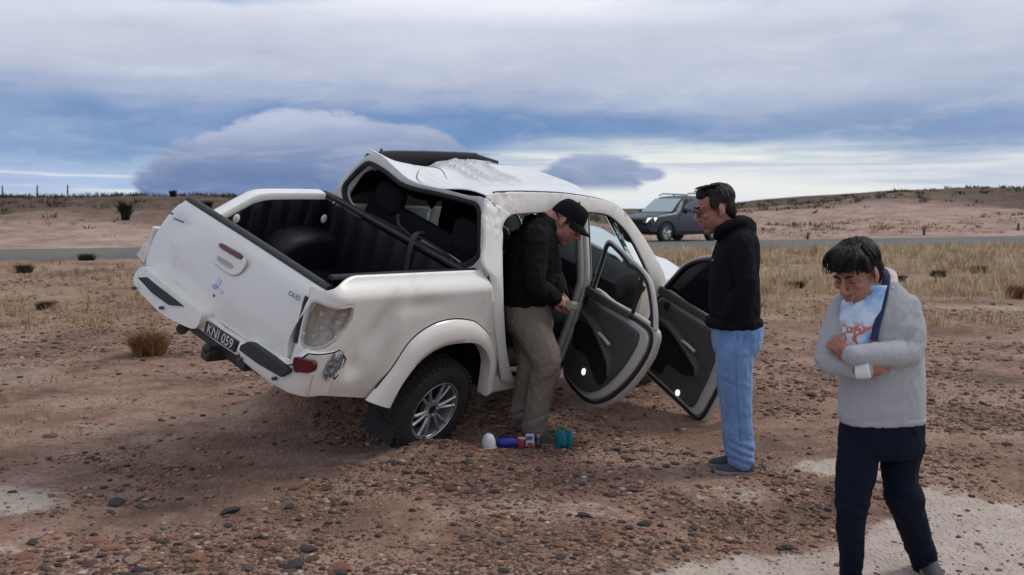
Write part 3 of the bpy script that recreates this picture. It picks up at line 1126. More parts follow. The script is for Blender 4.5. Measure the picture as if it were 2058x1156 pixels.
for q in ((483, 722), (552, 761), (270, 579), (325, 619)):
    P = onx(-1.31, [q])[0]
    MB().lathe([(-0.015, 0.011), (0.010, 0.011)], P, 'x', 12).build('parking_sensor', DARKINK, bp)
# number plate
pc = onx(-1.27, [(418, 645), (480, 686), (412, 667), (474, 708)])
rgt, upv = pc[1] - pc[0], (pc[0] - pc[2])
pl_c = pc.mean(0)
wv, hv = np.linalg.norm(rgt) / 2, np.linalg.norm(upv) / 2
rr_, uu_ = rgt / (2 * wv), upv / (2 * hv)
mb = MB().prism([(-wv, -hv), (wv, -hv), (wv, hv), (-wv, hv)], lambda u, v, t_: pl_c + rr_ * u + uu_ * v + np.array([-t_, 0, 0]), 0.0, 0.012)
pl = mb.build('number_plate', PLATEB, bp, bev=0.002)
put_text('plate_lettering', 'KNI 059', 0.088, pl_c - (0.014, 0, 0), rr_, uu_, PLATEW, pl, 0.001, 0.84)

# ---- left flank (mostly out of sight), buckled top rail
railL = cr([(-1.10, .64, 1.09), (-.95, .72, 1.02), (-.82, .78, .955), (-.74, .79, .985), (-.60, .80, 1.06), (-.47, .80, 1.118), (-.2, .80, 1.135), (.10, .80, 1.142)], 6)
G = []
for dy, dz in ((0.055, -0.10), (0.050, -0.03), (0.03, 0.0), (-0.01, 0.004), (-0.055, 0.0), (-0.062, -0.015), (-0.06, -0.055)):
    G.append(railL + np.array([0, dy, dz]))
MB().grid(np.array(G)).build('bed_rail', WHITE, truck, smooth=True, ang=50)
top = resamp(railL + np.array([0, 0.055, -0.10]), 30)
G = [top]
for z in (0.75, 0.6, 0.46):
    G.append(np.stack([np.linspace(-1.17, .12, 30), np.full(30, .86), np.full(30, z)], 1))
lside = MB().grid(np.array(G)).build('bed_side', WHITE, truck, smooth=True, solid=0.01)
MB().prism([(-1.19, .58), (-1.10, .6), (-1.10, .84), (-1.19, .84)], lambda u, v, t_: (u, .84 - t_ * .3, v), 0, 0.1).build('tail_lamp', DUSTW, truck, bev=0.01)
P = onx(-1.18, [(281, 512), (300, 488), (309, 503), (296, 530)])
MB().prism([(p[1], p[2]) for p in P], lambda u, v, t_: (-1.16 - t_, u, v), 0, 0.05).build('tail_lamp', DUSTW, truck, bev=0.008)

# ---- load bed liner
mb = MB()
ZF = 0.66
for y, s in ((-0.72, 1), (0.70, -1)):
    # ribbed side wall
    xs = np.linspace(-1.12, 0.09, 60)
    rows = []
    topz = np.interp(xs, railL[:, 0], railL[:, 2]) - 0.03 if y > 0 else np.full(60, 1.15)
    for w in (0, 0.12, 0.5, 0.9, 1.0):
        rows.append([(x, y + s * 0.018 * (1 if (i // 4) % 2 else 0) * (1 if 0.1 < w < 0.95 else 0), ZF + (topz[i] - ZF) * w) for i, x in enumerate(xs)])
    mb.grid(np.array(rows))
ysn = np.linspace(-0.72, 0.70, 50)
mb.grid(np.array([[(0.09 - 0.015 * ((i // 3) % 2) * (0.1 < w < .9), y, ZF + (1.11 - ZF) * w) for i, y in enumerate(ysn)] for w in (0, .12, .5, .88, 1.0)]))
mb.grid(np.array([[(x, y, ZF + 0.012 * ((i // 3) % 2)) for i, y in enumerate(ysn)] for x in (-1.14, 0.09)]))
bl = mb.build('bed_liner', LINER, truck, smooth=True, ang=25)
for y, s in ((-0.71, 1), (0.69, -1)):
    mb = MB()
    L = []
    for yy, k_ in ((y - s * .01, 1.0), (y + s * .16, 1.0), (y + s * .20, 0.93), (y + s * .215, 0.80)):
        a_ = np.linspace(0, math.pi, 22)
        pr = np.stack([-0.02 + np.sign(np.cos(a_)) * np.abs(np.cos(a_)) ** 0.7 * .42 * k_, np.full(22, yy), ZF - .01 + np.abs(np.sin(a_)) ** 0.7 * .26 * k_], 1)
        L.append(pr)
    mb.grid(np.array(L))
    mb.add(L[-1], [tuple(range(22))])
    mb.build('wheel_box', LINER, bl, smooth=True, ang=50)
MB().tube(cr([(.14, .80, 1.11), (.145, .72, 1.125), (.15, 0, 1.125), (.15, -.62, 1.13), (.13, -.70, 1.15)], 6), 0.036, 10, flat=0.7).build('front_rail', BLACKP, truck, smooth=True)
MB().tube([(-1.11, -.735, 1.17), (-.6, -.755, 1.185), (.10, -.755, 1.185)], 0.026, 8, flat=0.6).build('liner_lip', LINER, bl, smooth=True)
for q, yv in (((651, 440), .62), ((475, 440), .66)):
    P = onax(1, yv, [q])[0]
    MB().ell(P, (.026, .012, .034)).build('tie_down_cover', DUSTW, bl, smooth=True)
# loose webbing strap hanging off the cab into the bed
P = onx(0.06, [(826, 480), (824, 500), (818, 530), (815, 556)])
MB().tube(cr([P[0] + (.1, 0, .05), P[0] + (.03, 0, .03), P[1], P[2], P[3]], 5), 0.02, 6, flat=0.25).build('loose_strap', BLACKP, truck, smooth=True)

# ---- cab rear wall with its empty window
win = [(693, 380), (712, 352), (737, 330), (752, 331), (780, 348), (805, 368), (830, 378), (868, 386), (905, 395), (935, 403), (961, 414), (966, 445), (966, 503), (952, 524), (928, 533), (890, 512), (846, 489), (799, 462), (752, 438), (705, 415)]
wal = [(668, 394), (690, 358), (724, 322), (758, 308), (790, 333), (815, 355), (838, 367), (872, 376), (910, 385), (942, 393), (975, 400), (972, 440), (969, 500), (974, 535), (985, 557), (905, 532), (850, 506), (790, 472), (730, 437), (660, 398)]
Wn = cr(onx(0.25, win), 5, True)
Wl = cr(onx(0.22, wal), 5, True)
mb = MB().rings([Wl, 0.5 * Wl + 0.5 * Wn - (0.012, 0, 0), Wn, Wn + (0.05, 0, 0)], cap=False)
mb.build('cab_rear_wall', WHITE, truck, smooth=True, ang=50)
MB().tube(np.vstack([Wn, Wn[:1]]) - (0.004, 0, 0), 0.020, 8).build('window_gasket', RUBBER, truck, smooth=True)
P = onx(0.20, [(961, 420), (975, 455), (972, 490), (960, 520), (935, 535), (890, 505), (850, 480), (825, 474)])
MB().tube(cr(P, 6), 0.008, 6).build('hanging_gasket', RUBBER, truck, smooth=True)
P = onx(0.22, [(848, 483), (900, 512), (925, 530), (890, 516), (840, 487)])
MB().tube(cr(P, 6), 0.010, 6).build('bent_trim', JAMB, truck, smooth=True)
P = onx(0.22, [(800, 430), (801, 450), (812, 462), (825, 474)])
MB().tube(cr(P, 5), [.012] * 16, 6).build('wiring_end', BLACKP, truck, smooth=True)

# ---- crushed roof
RX0, RX1 = 0.22, 1.62
rearz = cr(onx(0.22, [(975, 400), (942, 393), (910, 385), (872, 376), (838, 367), (815, 355), (790, 333), (758, 308)]), 6)
rear_y, rear_z = rearz[:, 1][::-1], rearz[:, 2][::-1]
o_ = np.argsort(rear_y)
rear_y, rear_z = rear_y[o_], rear_z[o_]
YR, YL = float(rear_y[0]), 0.575


def roofz(x, y):
    """height of the dented roof"""
    t_ = (x - RX0) / (RX1 - RX0)
    zr_ = np.interp(y, rear_y, rear_z)
    zf_ = np.interp(y, [-.62, -.3, 0, .3, .58], [1.655, 1.665, 1.645, 1.60, 1.545])
    side_r = np.interp(x, [0.2, 0.6, 1.1, 1.6], [1.63, 1.685, 1.685, 1.65])
    z = zr_ * (1 - t_) + zf_ * t_
    wr = float(sst(y, -0.15, -0.58))
    z = z * (1 - wr) + side_r * wr
    # sink of the middle, the V-shaped crease running in from the left edge
    z -= 0.06 * math.exp(-((x - .75) / .38) ** 2 - ((y - .12) / .30) ** 2)
    tgt = np.interp(x, [.40, .62, .83, .98, 1.15, 1.40, 1.6], [1.480, 1.445, 1.415, 1.500, 1.525, 1.545, 1.540])
    wl = float(sst(y, 0.30, 0.58)) * float(sst(x, .22, .42))
    z = z * (1 - wl) + tgt * wl
    # sharp folds
    for (x0, y0, x1, y1, h, w) in ((.86, .56, .93, .05, .022, .028), (1.04, .50, .98, .0, .030, .030), (1.16, .53, 1.06, -.05, -.030, .03), (1.25, .45, 1.12, -.15, .022, .035), (1.0, -.05, 1.35, -.35, .010, .03), (.55, .35, .75, -.2, -.014, .05)):
        d_ = np.array([x1 - x0, y1 - y0])
        L_ = np.linalg.norm(d_)
        d_ = d_ / L_
        a_ = (x - x0) * d_[0] + (y - y0) * d_[1]
        b_ = -(x - x0) * d_[1] + (y - y0) * d_[0]
        if -0.1 < a_ < L_ + .1:
            z += 1.7 * h * math.exp(-abs(b_ / (w * .7))) * float(sst(a_, -0.08, 0.06)) * float(sst(a_, L_ + .08, L_ - .1))
    return float(z)


G = np.array([[(x - 0.02 * (1 - abs(y) / .6) * 0, y, roofz(x, y)) for y in np.linspace(YR - 0.02, YL, 150)] for x in np.linspace(RX0, RX1, 180)])
nz = fbm(G.reshape(-1, 3) * [9, 9, 9], 3).reshape(G.shape[:2])
G[..., 2] += 0.0007 * nz
roof = MB().grid(G).build('roof', ROOFW, truck, smooth=True, solid=0.008, ang=70)
roof['label'] = 'crumpled white roof pushed down at the left rear'
mb = MB()
for px_ in ([(898, 347), (930, 333), (962, 322), (1004, 321)], [(905, 349), (950, 344), (990, 339), (1034, 356)], [(860, 338), (885, 346), (900, 358)], [(842, 344), (838, 356), (850, 368)]):
    P = np.array([(p[0], p[1], roofz(p[0], p[1]) + .006) for p in cr(onax(2, 1.50, px_), 5)])
    mb.tube(P, np.concatenate([np.linspace(.001, .0055, len(P) // 2), np.linspace(.0055, .001, len(P) - len(P) // 2)]), 5, flat=.5)
mb.build('roof_crease', mat('dark_crease_line', (.24, .21, .17), .8, dirt=.5, dscale=20), roof)  # thin dark lines laid along the folds of the roof
# black left roof rail standing above the fold
rt = onax(1, .60, [(758, 312), (770, 308), (800, 307), (870, 308), (950, 311), (962, 315), (1000, 327)])
lt = np.array([(p[0], .592, roofz(p[0], .56) - 0.03) for p in rt])
mb = MB().grid(strip3(cr(rt, 4), cr(lt, 4), 30, 3))
mb.build('torn_roof_edge', DARKTRIM, truck, smooth=True, solid=0.02)
MB().tube(cr(rt + (0, 0.005, 0.002), 4), 0.014, 8).build('roof_rail', BLACKP, truck, smooth=True)
P = onax(1, .60, [(767, 300)])[0]
MB().tube([P + (0, 0, -0.03), P + (0, 0, 0.004)], [.012, .008], 6).build('rail_clip', BLACKP, truck)

def crump(G, amp=.008):
    """buckled metal at the top of the rear pillar"""
    P = G.reshape(-1, 3)
    w = sst(P[:, 2], 1.32, 1.5) * (1 - sst(P[:, 0], .30, .62)) + .22 * sst(P[:, 2], 1.5, 1.6) + .2 * (1 - sst(P[:, 0], .3, .5)) * sst(P[:, 2], .95, 1.1)
    n = 1 - 2.2 * np.abs(fbm(P * [13, 13, 13] + 4, 3))
    return (P + np.stack([0 * w, -w * amp * n, .4 * w * amp * n], 1)).reshape(G.shape)


# ---- right cab side: C pillar, roof side, A pillar, B pillar, sill
Acp = cr(onside([(975, 400), (969, 440), (971, 490), (968, 530), (984, 557), (989, 620), (997, 690), (1002, 735), (1006, 762)]), 5)
Bcp = cr(onside([(1022, 432), (1008, 447), (1006, 490), (1006, 530), (1007, 570), (1009, 630), (1014, 700), (1024, 748), (1034, 770)]), 5)
pil = MB().grid(crump(strip3(Acp, Bcp, 110, 22, (0, -0.008, 0)))).build('rear_pillar', WHITE, truck, smooth=True, solid=0.03, off=-1 if False else 0, ang=50)
ro = cr(onside([(975, 400), (990, 389), (1030, 387), (1060, 387), (1140, 391), (1215, 405), (1250, 425), (1285, 470), (1310, 510), (1332, 550), (1342, 600)]), 5)
ri = cr(onside([(1012, 437), (1026, 431), (1045, 429), (1080, 427), (1150, 425), (1205, 428), (1232, 440), (1262, 472), (1288, 520), (1306, 566), (1312, 620)]), 5)
MB().grid(crump(strip3(ro, ri, 150, 16, (0, -0.008, 0.0)))).build('roof_side', DUSTW, truck, smooth=True, solid=0.03, ang=50)
MB().tube(resamp(ro, 60)[2:40] + (0, 0.0, 0.004), 0.009, 6).build('roof_moulding', BLACKP, truck, smooth=True)
dseal = np.vstack([Bcp[::-1], ri[4:]])
MB().tube(resamp(dseal, 90) + (0, 0.006, 0), 0.011, 6).build('opening_seal', RUBBER, truck, smooth=True)
zc = np.linspace(0.38, 1.645, 22)
for x0, x1, m_, inn in ((1.255, 1.29, JAMB, 0.02), (1.29, 1.335, JAMB, 0.0), (1.335, 1.37, DARKTRIM, 0.012), (1.37, 1.40, JAMB, 0.03)):
    G = np.array([[(x, float(ys(z)) + inn + 0.01, z) for x in np.linspace(x0, x1, 3)] for z in zc])
    MB().grid(G).build('centre_pillar', m_, truck, smooth=True, solid=0.05, off=0)
MB().box((1.5, -.80, .335), (1.9, .12, .15)).build('sill', WHITE, truck, bev=0.03)
MB().tube([(.62, -.855, .40), (1.3, -.86, .405), (2.4, -.86, .405)], 0.016, 8).build('sill_trim', DARKTRIM, truck, smooth=True)

# ---- windscreen, bonnet, wings, nose
G = np.array([[(1.63 + .78 * w + .10 * (1 - (y / .62) ** 2) * w, y * (1 + .14 * w), (np.interp(y, [-.62, 0, .58], [1.635, 1.635, 1.53])) * (1 - w) + 1.07 * w) for y in np.linspace(-.58, .56, 16)] for w in np.linspace(0, 1, 12)])
MB().grid(G).build('windscreen', GLASS, truck, smooth=True, solid=0.006)
MB().tube([G[-1][k_] for k_ in range(16)], 0.02, 6).build('scuttle', BLACKP, truck, smooth=True)
G = np.array([[(2.36 + 1.30 * w - .08 * (y / .75) ** 2 * w + (.10 * (1 - (y / .62) ** 2) if w < .1 else 0), y, 1.075 - .07 * w - .30 * max(0, w - .78) - .05 * (y / .75) ** 4 + .02 * math.exp(-((abs(y) - .4) / .08) ** 2)) for y in np.linspace(-.74, .74, 30)] for w in np.linspace(0, 1, 20)])
MB().grid(G).build('bonnet', ROOFW, truck, smooth=True, solid=0.01)
for s in (-1, 1):
    pts = [(2.36, 1.05), (3.0, 1.02), (3.55, .98), (3.72, .85), (3.76, .55), (3.46, .50), (3.40, .72), (3.22, .86), (3.0, .90), (2.78, .86), (2.60, .72), (2.52, .42), (2.38, .40)]
    MB().prism(pts, lambda u, v, t_: (u, s * (.86 - .06 * max(0, u - 3.2) - .1 * float(sst(v, .9, 1.06)) - t_), v), 0.0, 0.06).build('front_wing', WHITE, truck, bev=0.02)
    MB().prism([(3.55, .78), (3.70, .78), (3.66, .93), (3.50, .95)], lambda u, v, t_: (u, s * (.84 - t_ * .2), v), 0, .1).build('headlamp', JAMB, truck, bev=0.01)
MB().box((3.70, 0, .72), (.10, 1.30, .38)).build('front_bumper', DUSTW, truck, bev=0.05)
MB().box((3.755, 0, .82), (.02, .8, .14)).build('grille', DARKTRIM, truck, bev=0.01)
# left cab side: closed doors under broken windows
for x0, x1 in ((.30, 1.31), (1.34, 2.37)):
    d_ = MB().prism([(x0, .42), (x1, .42), (x1, 1.06), (x0, 1.06)], lambda u, v, t_: (u, .86 + .015 * math.sin((v - .4) * 4) - t_, v), 0, .09).build('door', WHITE, truck, bev=0.02)
    MB().box((x0 + .12, .885, .92), (.16, .03, .035)).build('handle', WHITE, d_, bev=0.01)
MB().tube(cr([(.3, .80, 1.06), (.32, .69, 1.36), (.5, .66, 1.42), (1.0, .655, 1.42), (1.55, .65, 1.47), (1.9, .69, 1.34), (2.36, .78, 1.06)], 6), 0.045, 8).build('roof_side', WHITE, truck, smooth=True)
MB().tube([(1.33, .82, 1.05), (1.33, .62, 1.5)], 0.04, 8).build('centre_pillar', DARKTRIM, truck, smooth=True)
G = np.array([[(x, .80 - .17 * w, 1.04 + .46 * w) for x in np.linspace(.26 + .02 * w, 2.32 - .5 * w, 10)] for w in (0, .5, 1)])
MB().grid(G).build('side_window', GLASSD, truck, smooth=True, solid=0.006)  # opaque pane, made tall to keep daylight out of the cabin
MB().box((1.5, .80, .335), (1.9, .12, .15)).build('sill', WHITE, truck, bev=0.03)

# ---- cabin interior
MB().box((1.35, 0, .40), (2.1, 1.56, .06)).build('cabin_floor', DARKTRIM, truck)
MB().grid(np.array([[(x, y, roofz(min(x, 1.6), y) - 0.035 - 0.09 * float(sst(y, -.35, .1))) for y in np.linspace(-.55, .55, 20)] for x in np.linspace(.30, 1.58, 20)])).build('headlining', CABIN, truck, smooth=True)


def seat(x, y, w, zb_, tilt, hr=True, wide=False):
    mb = MB()
    for p in (0,):
        L = []
        for h, hw, th in ((0, .90, .10), (.10, 1.0, .13), (.35, 1.0, .12), (.52, .94, .10), (.58, .80, .06)):
            c_ = np.array([x - h * tilt, y, zb_ + h])
            a_ = np.arange(24) * 2 * math.pi / 24
            L.append(c_ + np.stack([np.sign(np.cos(a_)) * np.abs(np.cos(a_)) ** .6 * th / 1.0 * .5, np.sign(np.sin(a_)) * np.abs(np.sin(a_)) ** .45 * w / 2 * hw, np.zeros(24)], 1))
        mb.rings(L)
        L = []
        for xx, hw, th in ((x + .02, .9, .08), (x + .12, 1.0, .12), (x + .42, 1.0, .13), (x + .52, .9, .08)):
            a_ = np.arange(24) * 2 * math.pi / 24
            L.append(np.array([xx, y, zb_ - .02]) + np.stack([np.zeros(24), np.sign(np.cos(a_)) * np.abs(np.cos(a_)) ** .45 * w / 2 * hw, np.sign(np.sin(a_)) * np.abs(np.sin(a_)) ** .6 * th / 2], 1))
        mb.rings(L)
    o = mb.build('seat', CABIN, truck, smooth=True, ang=60)
    return o


def headrest(parent, x, y, z, w=.26, h=.18):
    mb = MB()
    L = []
    for k_, s_ in ((-.5, .75), (-.35, 1), (.3, 1), (.5, .7)):
        a_ = np.arange(20) * 2 * math.pi / 20
        L.append(np.array([x, y, z + k_ * h]) + np.stack([np.sign(np.cos(a_)) * np.abs(np.cos(a_)) ** .6 * .05 * s_, np.sign(np.sin(a_)) * np.abs(np.sin(a_)) ** .5 * w / 2 * s_, np.zeros(20)], 1))
    mb.rings(L)
    for dy in (-.05, .05):
        mb.tube([(x, y + dy, z - h * .4), (x, y + dy, z - h)], .008, 6)
    mb.build('headrest', CABIN, parent, smooth=True, ang=60)


rs = seat(.50, 0, 1.30, .64, .15)
headrest(rs, .40, .40, 1.25, .28, .20)
headrest(rs, .40, -.40, 1.27, .28, .22)
for y in (.37, -.37):
    fs = seat(1.38, y, .52, .66, .25)
    headrest(fs, 1.20, y, 1.32)
dash = MB()
L = []
for y in (-.78, -.7, -.3, 0, .3, .7, .78):
    k_ = .9 if abs(y) > .75 else 1
    L.append([(2.45, y, .55), (2.05, y, .60), (1.98, y, .80 * k_ + .05), (2.02, y, .98 * k_), (2.15, y, 1.06 * k_), (2.45, y, 1.08 * k_)])
dash.rings([np.array(l_) for l_ in L])
ds = dash.build('dashboard', DARKTRIM, truck, smooth=True, ang=40)
MB().box((2.01, -.45, .78), (.03, .34, .10)).build('glovebox', GREYTRIM, ds, bev=0.01)
mb = MB()
a_ = np.linspace(0, 2 * math.pi, 33)
sw = np.stack([1.80 + .06 * np.sin(a_), .37 + .19 * np.cos(a_), 1.00 + .18 * np.sin(a_)], 1)
mb.tube(sw, .015, 8)
mb.ell((1.82, .37, 1.0), (.03, .07, .05))
for k_ in (0, math.pi, -math.pi / 2):
    mb.tube([(1.82, .37, 1.0), (1.80 + .06 * math.sin(k_), .37 + .19 * math.cos(k_), 1.0 + .18 * math.sin(k_))], .014, 6)
mb.tube([(1.82, .37, 1.0), (2.0, .37, .9)], .03, 8)
mb.build('steering_wheel', mat('steering_rim', (.10, .11, .12), .4), truck, smooth=True)
MB().box((1.62, .02, .58), (.9, .26, .30)).build('centre_console', DARKTRIM, truck, bev=0.04)


# ---- open doors
def door(name, hx, ang, outline, belt, frame, wpts, lab, lampdz, pocket, pull, switch, glass=None):
    th = R(ang)
    d_ = np.array([-math.cos(th), -math.sin(th), 0])
    nn = np.array([-math.sin(th), math.cos(th), 0])
    h_ = np.array([hx, -.862, 0])
    f = lambda u, v, t_: h_ + d_ * u + nn * (t_ - 0.05 + 0.05 * 4 * max(0, (v - 1.0)) * 0.35) + np.array([0, 0, v])
    ol = [tuple(p) for p in outline]
    D = MB().prism(ol, f, -0.045, 0.0).build(name, JAMB, truck, bev=0.012)
    D['label'] = lab
    il = inset_s(ol, 0.030)
    MB().tube([f(p[0], p[1], 0.008) for p in np.vstack([il, il[:1]])], 0.013, 6).build('door_seal', RUBBER, D, smooth=True)
    fl = inset_s(ol, 0.050)
    MB().prism([tuple(p) for p in fl], f, 0.0, 0.030).build('door_flange', JAMB, D, bev=0.010)
    tr_ = inset_s(ol, 0.085, .945)
    # trim panel swells towards the armrest
    T = MB().prism([tuple(p) for p in tr_], f, 0.025, 0.058).build('trim_panel', GREYTRIM, D, bev=0.014)
    # armrest ridge and pocket
    pk = cr(pocket, 5, True)
    MB().prism([tuple(p) for p in pk], f, 0.057, 0.062).build('map_pocket', DARKTRIM, D, bev=0.002)
    k_ = len(pk)
    arm = np.array(pull)
    L = []
    for i, p in enumerate(arm):
        s_ = 0.6 + 0.4 * math.sin(math.pi * i / (len(arm) - 1))
        a2 = np.arange(12) * 2 * math.pi / 12
        L.append([f(p[0] + 0, p[1] + math.sin(q) * .032 * s_, 0.058 + max(0, math.cos(q)) * .050 * s_) for q in a2])
    MB().rings([np.array(l_) for l_ in L]).build('armrest', GREYTRIM, D, smooth=True, ang=70)
    hp = arm[len(arm) // 2]
    MB().tube([f(hp[0] - .09, hp[1] + .045, .085), f(hp[0], hp[1] + .055, .10), f(hp[0] + .09, hp[1] + .040, .085)], .012, 8).build('pull_handle', JAMB, D, smooth=True)
    MB().prism([(switch[0] - .035, switch[1] - .028), (switch[0] + .035, switch[1] - .028), (switch[0] + .03, switch[1] + .03), (switch[0] - .03, switch[1] + .03)], f, .055, .066).build('inner_handle', DARKTRIM, D, bev=0.006)
    lp_ = [(lampdz[0] + .025 * math.cos(q), lampdz[1] + .025 * math.sin(q)) for q in np.linspace(0, 2 * math.pi, 18)[:-1]]
    MB().prism(lp_, f, .055, .066).build('courtesy_lamp', LAMP, D, bev=0.002)
    MB().prism([(belt[0][0] + .02, belt[0][1] - .05), (belt[1][0] - .10, belt[1][1] - .05), (belt[1][0] - .09, belt[1][1] + .0), (belt[0][0] + .02, belt[0][1] + .02)], f, .03, .064).build('belt_trim', GREYTRIM, D, bev=0.012)
    # window frame: white outside, black channel inside
    fr = cr(frame, 6)
    MB().tube([f(p[0], p[1], -0.010) for p in fr], [0.019] * len(fr), 8, flat=0.9).build('window_frame', JAMB, D, smooth=True)
    cen = fr.mean(0)
    fi = fr + (cen - fr) / np.linalg.norm(cen - fr, axis=1)[:, None] * 0.032
    MB().tube([f(p[0], p[1], 0.004) for p in fi], 0.014, 6).build('window_channel', RUBBER, D, smooth=True)
    if glass is not None:
        MB().prism(glass, f, -0.016, -0.010).build('window_glass', GLASSD, D)
    return D, f


ro_out = cr([(0, .39), (.12, .335), (.32, .325), (.5, .345), (.64, .405), (.79, .53), (.92, .71), (1.0, .89), (1.03, 1.04), (.985, 1.165), (.70, 1.155), (.35, 1.105), (.0, 1.06), (-.02, .75)], 4, True)
rd, rf_ = door('rear_door', 1.325, 60, ro_out, ((.0, 1.06), (.80, 1.16)),
               [(.02, 1.06), (.03, 1.30), (.05, 1.44), (.20, 1.455), (.42, 1.445), (.62, 1.435), (.76, 1.395), (.89, 1.28), (.975, 1.16)], None,
               'open rear door hanging outwards, its window glass gone', (.40, .555),
               [(.06, .80), (.22, .85), (.42, .84), (.62, .78), (.72, .70), (.66, .58), (.52, .60), (.34, .66), (.14, .64)],
               [(.10, .895), (.25, .90), (.40, .885), (.55, .84), (.70, .775), (.74, .70)], (.09, .985))
MB().tube([rf_(.66, 1.14, 0.0), rf_(.64, 1.42, 0.0)], .016, 6, flat=.6).build('window_channel', RUBBER, rd, smooth=True)
fo_out = cr([(.02, .40), (.08, .33), (.22, .312), (.55, .308), (.85, .302), (1.04, .303), (1.09, .50), (1.11, .70), (1.10, .90), (1.075, 1.085), (.75, 1.075), (.40, 1.05), (.05, 1.02), (.0, .7)], 4, True)
door('front_door', 2.40, 65, fo_out, ((.04, 1.03), (.95, 1.085)),
     [(.05, 1.03), (.13, 1.17), (.22, 1.305), (.38, 1.425), (.55, 1.50), (.75, 1.535), (.98, 1.535), (1.05, 1.30), (1.085, 1.08)], None,
     'open front door with dark tinted window', (.735, .415),
     [(.14, .72), (.32, .78), (.55, .76), (.78, .70), (.84, .63), (.70, .56), (.50, .55), (.46, .44), (.22, .43), (.14, .52)],
     [(.16, .81), (.32, .825), (.50, .80), (.68, .75), (.84, .69), (.88, .63)], (.24, .94),
     [(.06, 1.03), (.14, 1.17), (.23, 1.30), (.39, 1.42), (.56, 1.49), (.75, 1.525), (.97, 1.525), (1.04, 1.3), (1.07, 1.08)])


# ---- wheels and running gear
def wheel(loc, rz=0.0, side_=-1, flat=0.0):
    w_ = empty('wheel', loc, truck)
    w_.rotation_euler = (0, 0, rz)
    prof = [(-.115, .195), (-.125, .225), (-.128, .27), (-.120, .315), (-.100, .338), (-.05, .345), (0, .347), (.05, .345), (.100, .338), (.120, .315), (.128, .27), (.125, .225), (.115, .205)]
    mb = MB().lathe(prof, (0, 0, 0), 'y', 56, True)
    for i in range(44):
        a_ = 2 * math.pi * i / 44
        for yy, dl in ((-.098, 0), (-.034, .07), (.034, 0), (.098, .07)):
            b_ = a_ + dl
            M_ = Matrix.Rotation(-b_ + math.pi / 2, 3, 'Y') @ Matrix.Rotation(.25 if yy < 0 else -.25, 3, 'Z')
            sz = (.030, .048, .016)
            rr = .334 if abs(yy) > .09 else .346
            mb.box((math.cos(b_) * rr, yy, math.sin(b_) * rr), sz, M_)
    ty = mb.build('tyre', RUBBER, w_, smooth=True, ang=30)
    s = side_
    mb = MB()
    mb.lathe([(s * .118, .212), (s * .122, .206), (s * .112, .195), (s * .02, .182), (s * .02, .172), (s * .105, .186), (s * .110, .200), (s * .112, .212)], (0, 0, 0), 'y', 48, True)
    for i in range(6):
        a_ = 2 * math.pi * i / 6 + .25
        for dl in (-.17, .17):
            p0 = np.array([math.cos(a_ + dl * .55) * .055, s * .085, math.sin(a_ + dl * .55) * .055])
            p1 = np.array([math.cos(a_ + dl) * .125, s * .100, math.sin(a_ + dl) * .125])
            p2 = np.array([math.cos(a_ + dl * 1.05) * .192, s * .105, math.sin(a_ + dl * 1.05) * .192])
            mb.tube(cr([p0, p1, p2], 4), [.019, .017, .017, .016, .015, .015, .015, .016, .018], 8, flat=.75)
    mb.lathe([(s * .05, .072), (s * .085, .070), (s * .094, .055), (s * .094, .034)], (0, 0, 0), 'y', 24)
    rm = mb.build('rim', ALLOY, w_, smooth=True, ang=45)
    mb = MB()
    mb.lathe([(s * .088, .034), (s * .097, .030), (s * .098, .0)], (0, 0, 0), 'y', 18)
    mb.lathe([(s * .0, .17), (s * .015, .165), (s * .015, .05)], (0, 0, 0), 'y', 24)
    mb.build('hub_cap', DARKTRIM, w_, smooth=True)
    mb = MB()
    for i in range(6):
        a_ = 2 * math.pi * i / 6
        mb.lathe([(s * .085, .011), (s * .102, .010)], (math.cos(a_) * .052, 0, math.sin(a_) * .052), 'y', 6)
    mb.build('wheel_nut', mat('bright_nut', (.75, .75, .76), .25, metal=.8), w_)
    return w_


wheel((-.03, -.775, .245), R(0), -1)
for loc, s in (((0, .77, .30), 1), ((3.0, .77, .33), 1), ((2.98, -.70, .34), -1)):
    src = wheel(loc, 0, s)
mf = MB().prism([(-.38, .05), (-.35, .40), (-.33, .40), (-.36, .05)], lambda u, v, t_: (u, -.62 - t_, v), 0, .27)
mf.build('mud_flap', RUBBER, truck, bev=0.005)
mb = MB()
for y in (-.42, .42):
    mb.box((1.1, y, .50), (4.6, .07, .13))
for x in (-1.1, -.6, .5, 1.2, 2.2):
    mb.box((x, 0, .50), (.08, .9, .09))
mb.build('chassis_frame', STEEL, truck, bev=0.01)
mb = MB()
mb.tube([(0, -.68, .27), (0, .70, .31)], .045, 12)
mb.ell((0, .05, .30), (.14, .15, .14))
mb.tube([(0.1, .05, .32), (1.6, .03, .42)], .035, 10)
for y in (-.55, .55):
    mb.tube(cr([(-.72, y, .42), (-.3, y, .36), (0, y, .34), (.4, y, .36), (.72, y, .42)], 4), .03, 6, flat=.5)
mb.build('rear_axle', STEEL, truck, smooth=True)
mb = MB().lathe([(.02, .15), (.05, .28), (.11, .335), (.17, .335), (.22, .28), (.24, .15)], (-.72, .05, .24), 'z', 36)
mb.build('spare_tyre', RUBBER, truck, smooth=True, ang=50)
mb = MB().tube(cr([(.6, .3, .42), (-.3, .38, .40), (-.8, .40, .40), (-1.12, .32, .40), (-1.24, .25, .39)], 5), .035, 10)
mb.build('exhaust_pipe', STEEL, truck, smooth=True)
mb = MB()
mb.box((-1.16, -.04, .44), (.10, .62, .08))
mb.box((-1.20, -.10, .40), (.22, .07, .07))
mb.ell((-1.30, -.10, .44), (.03, .03, .03))
mb.build('tow_hitch', STEEL, truck, bev=0.008)

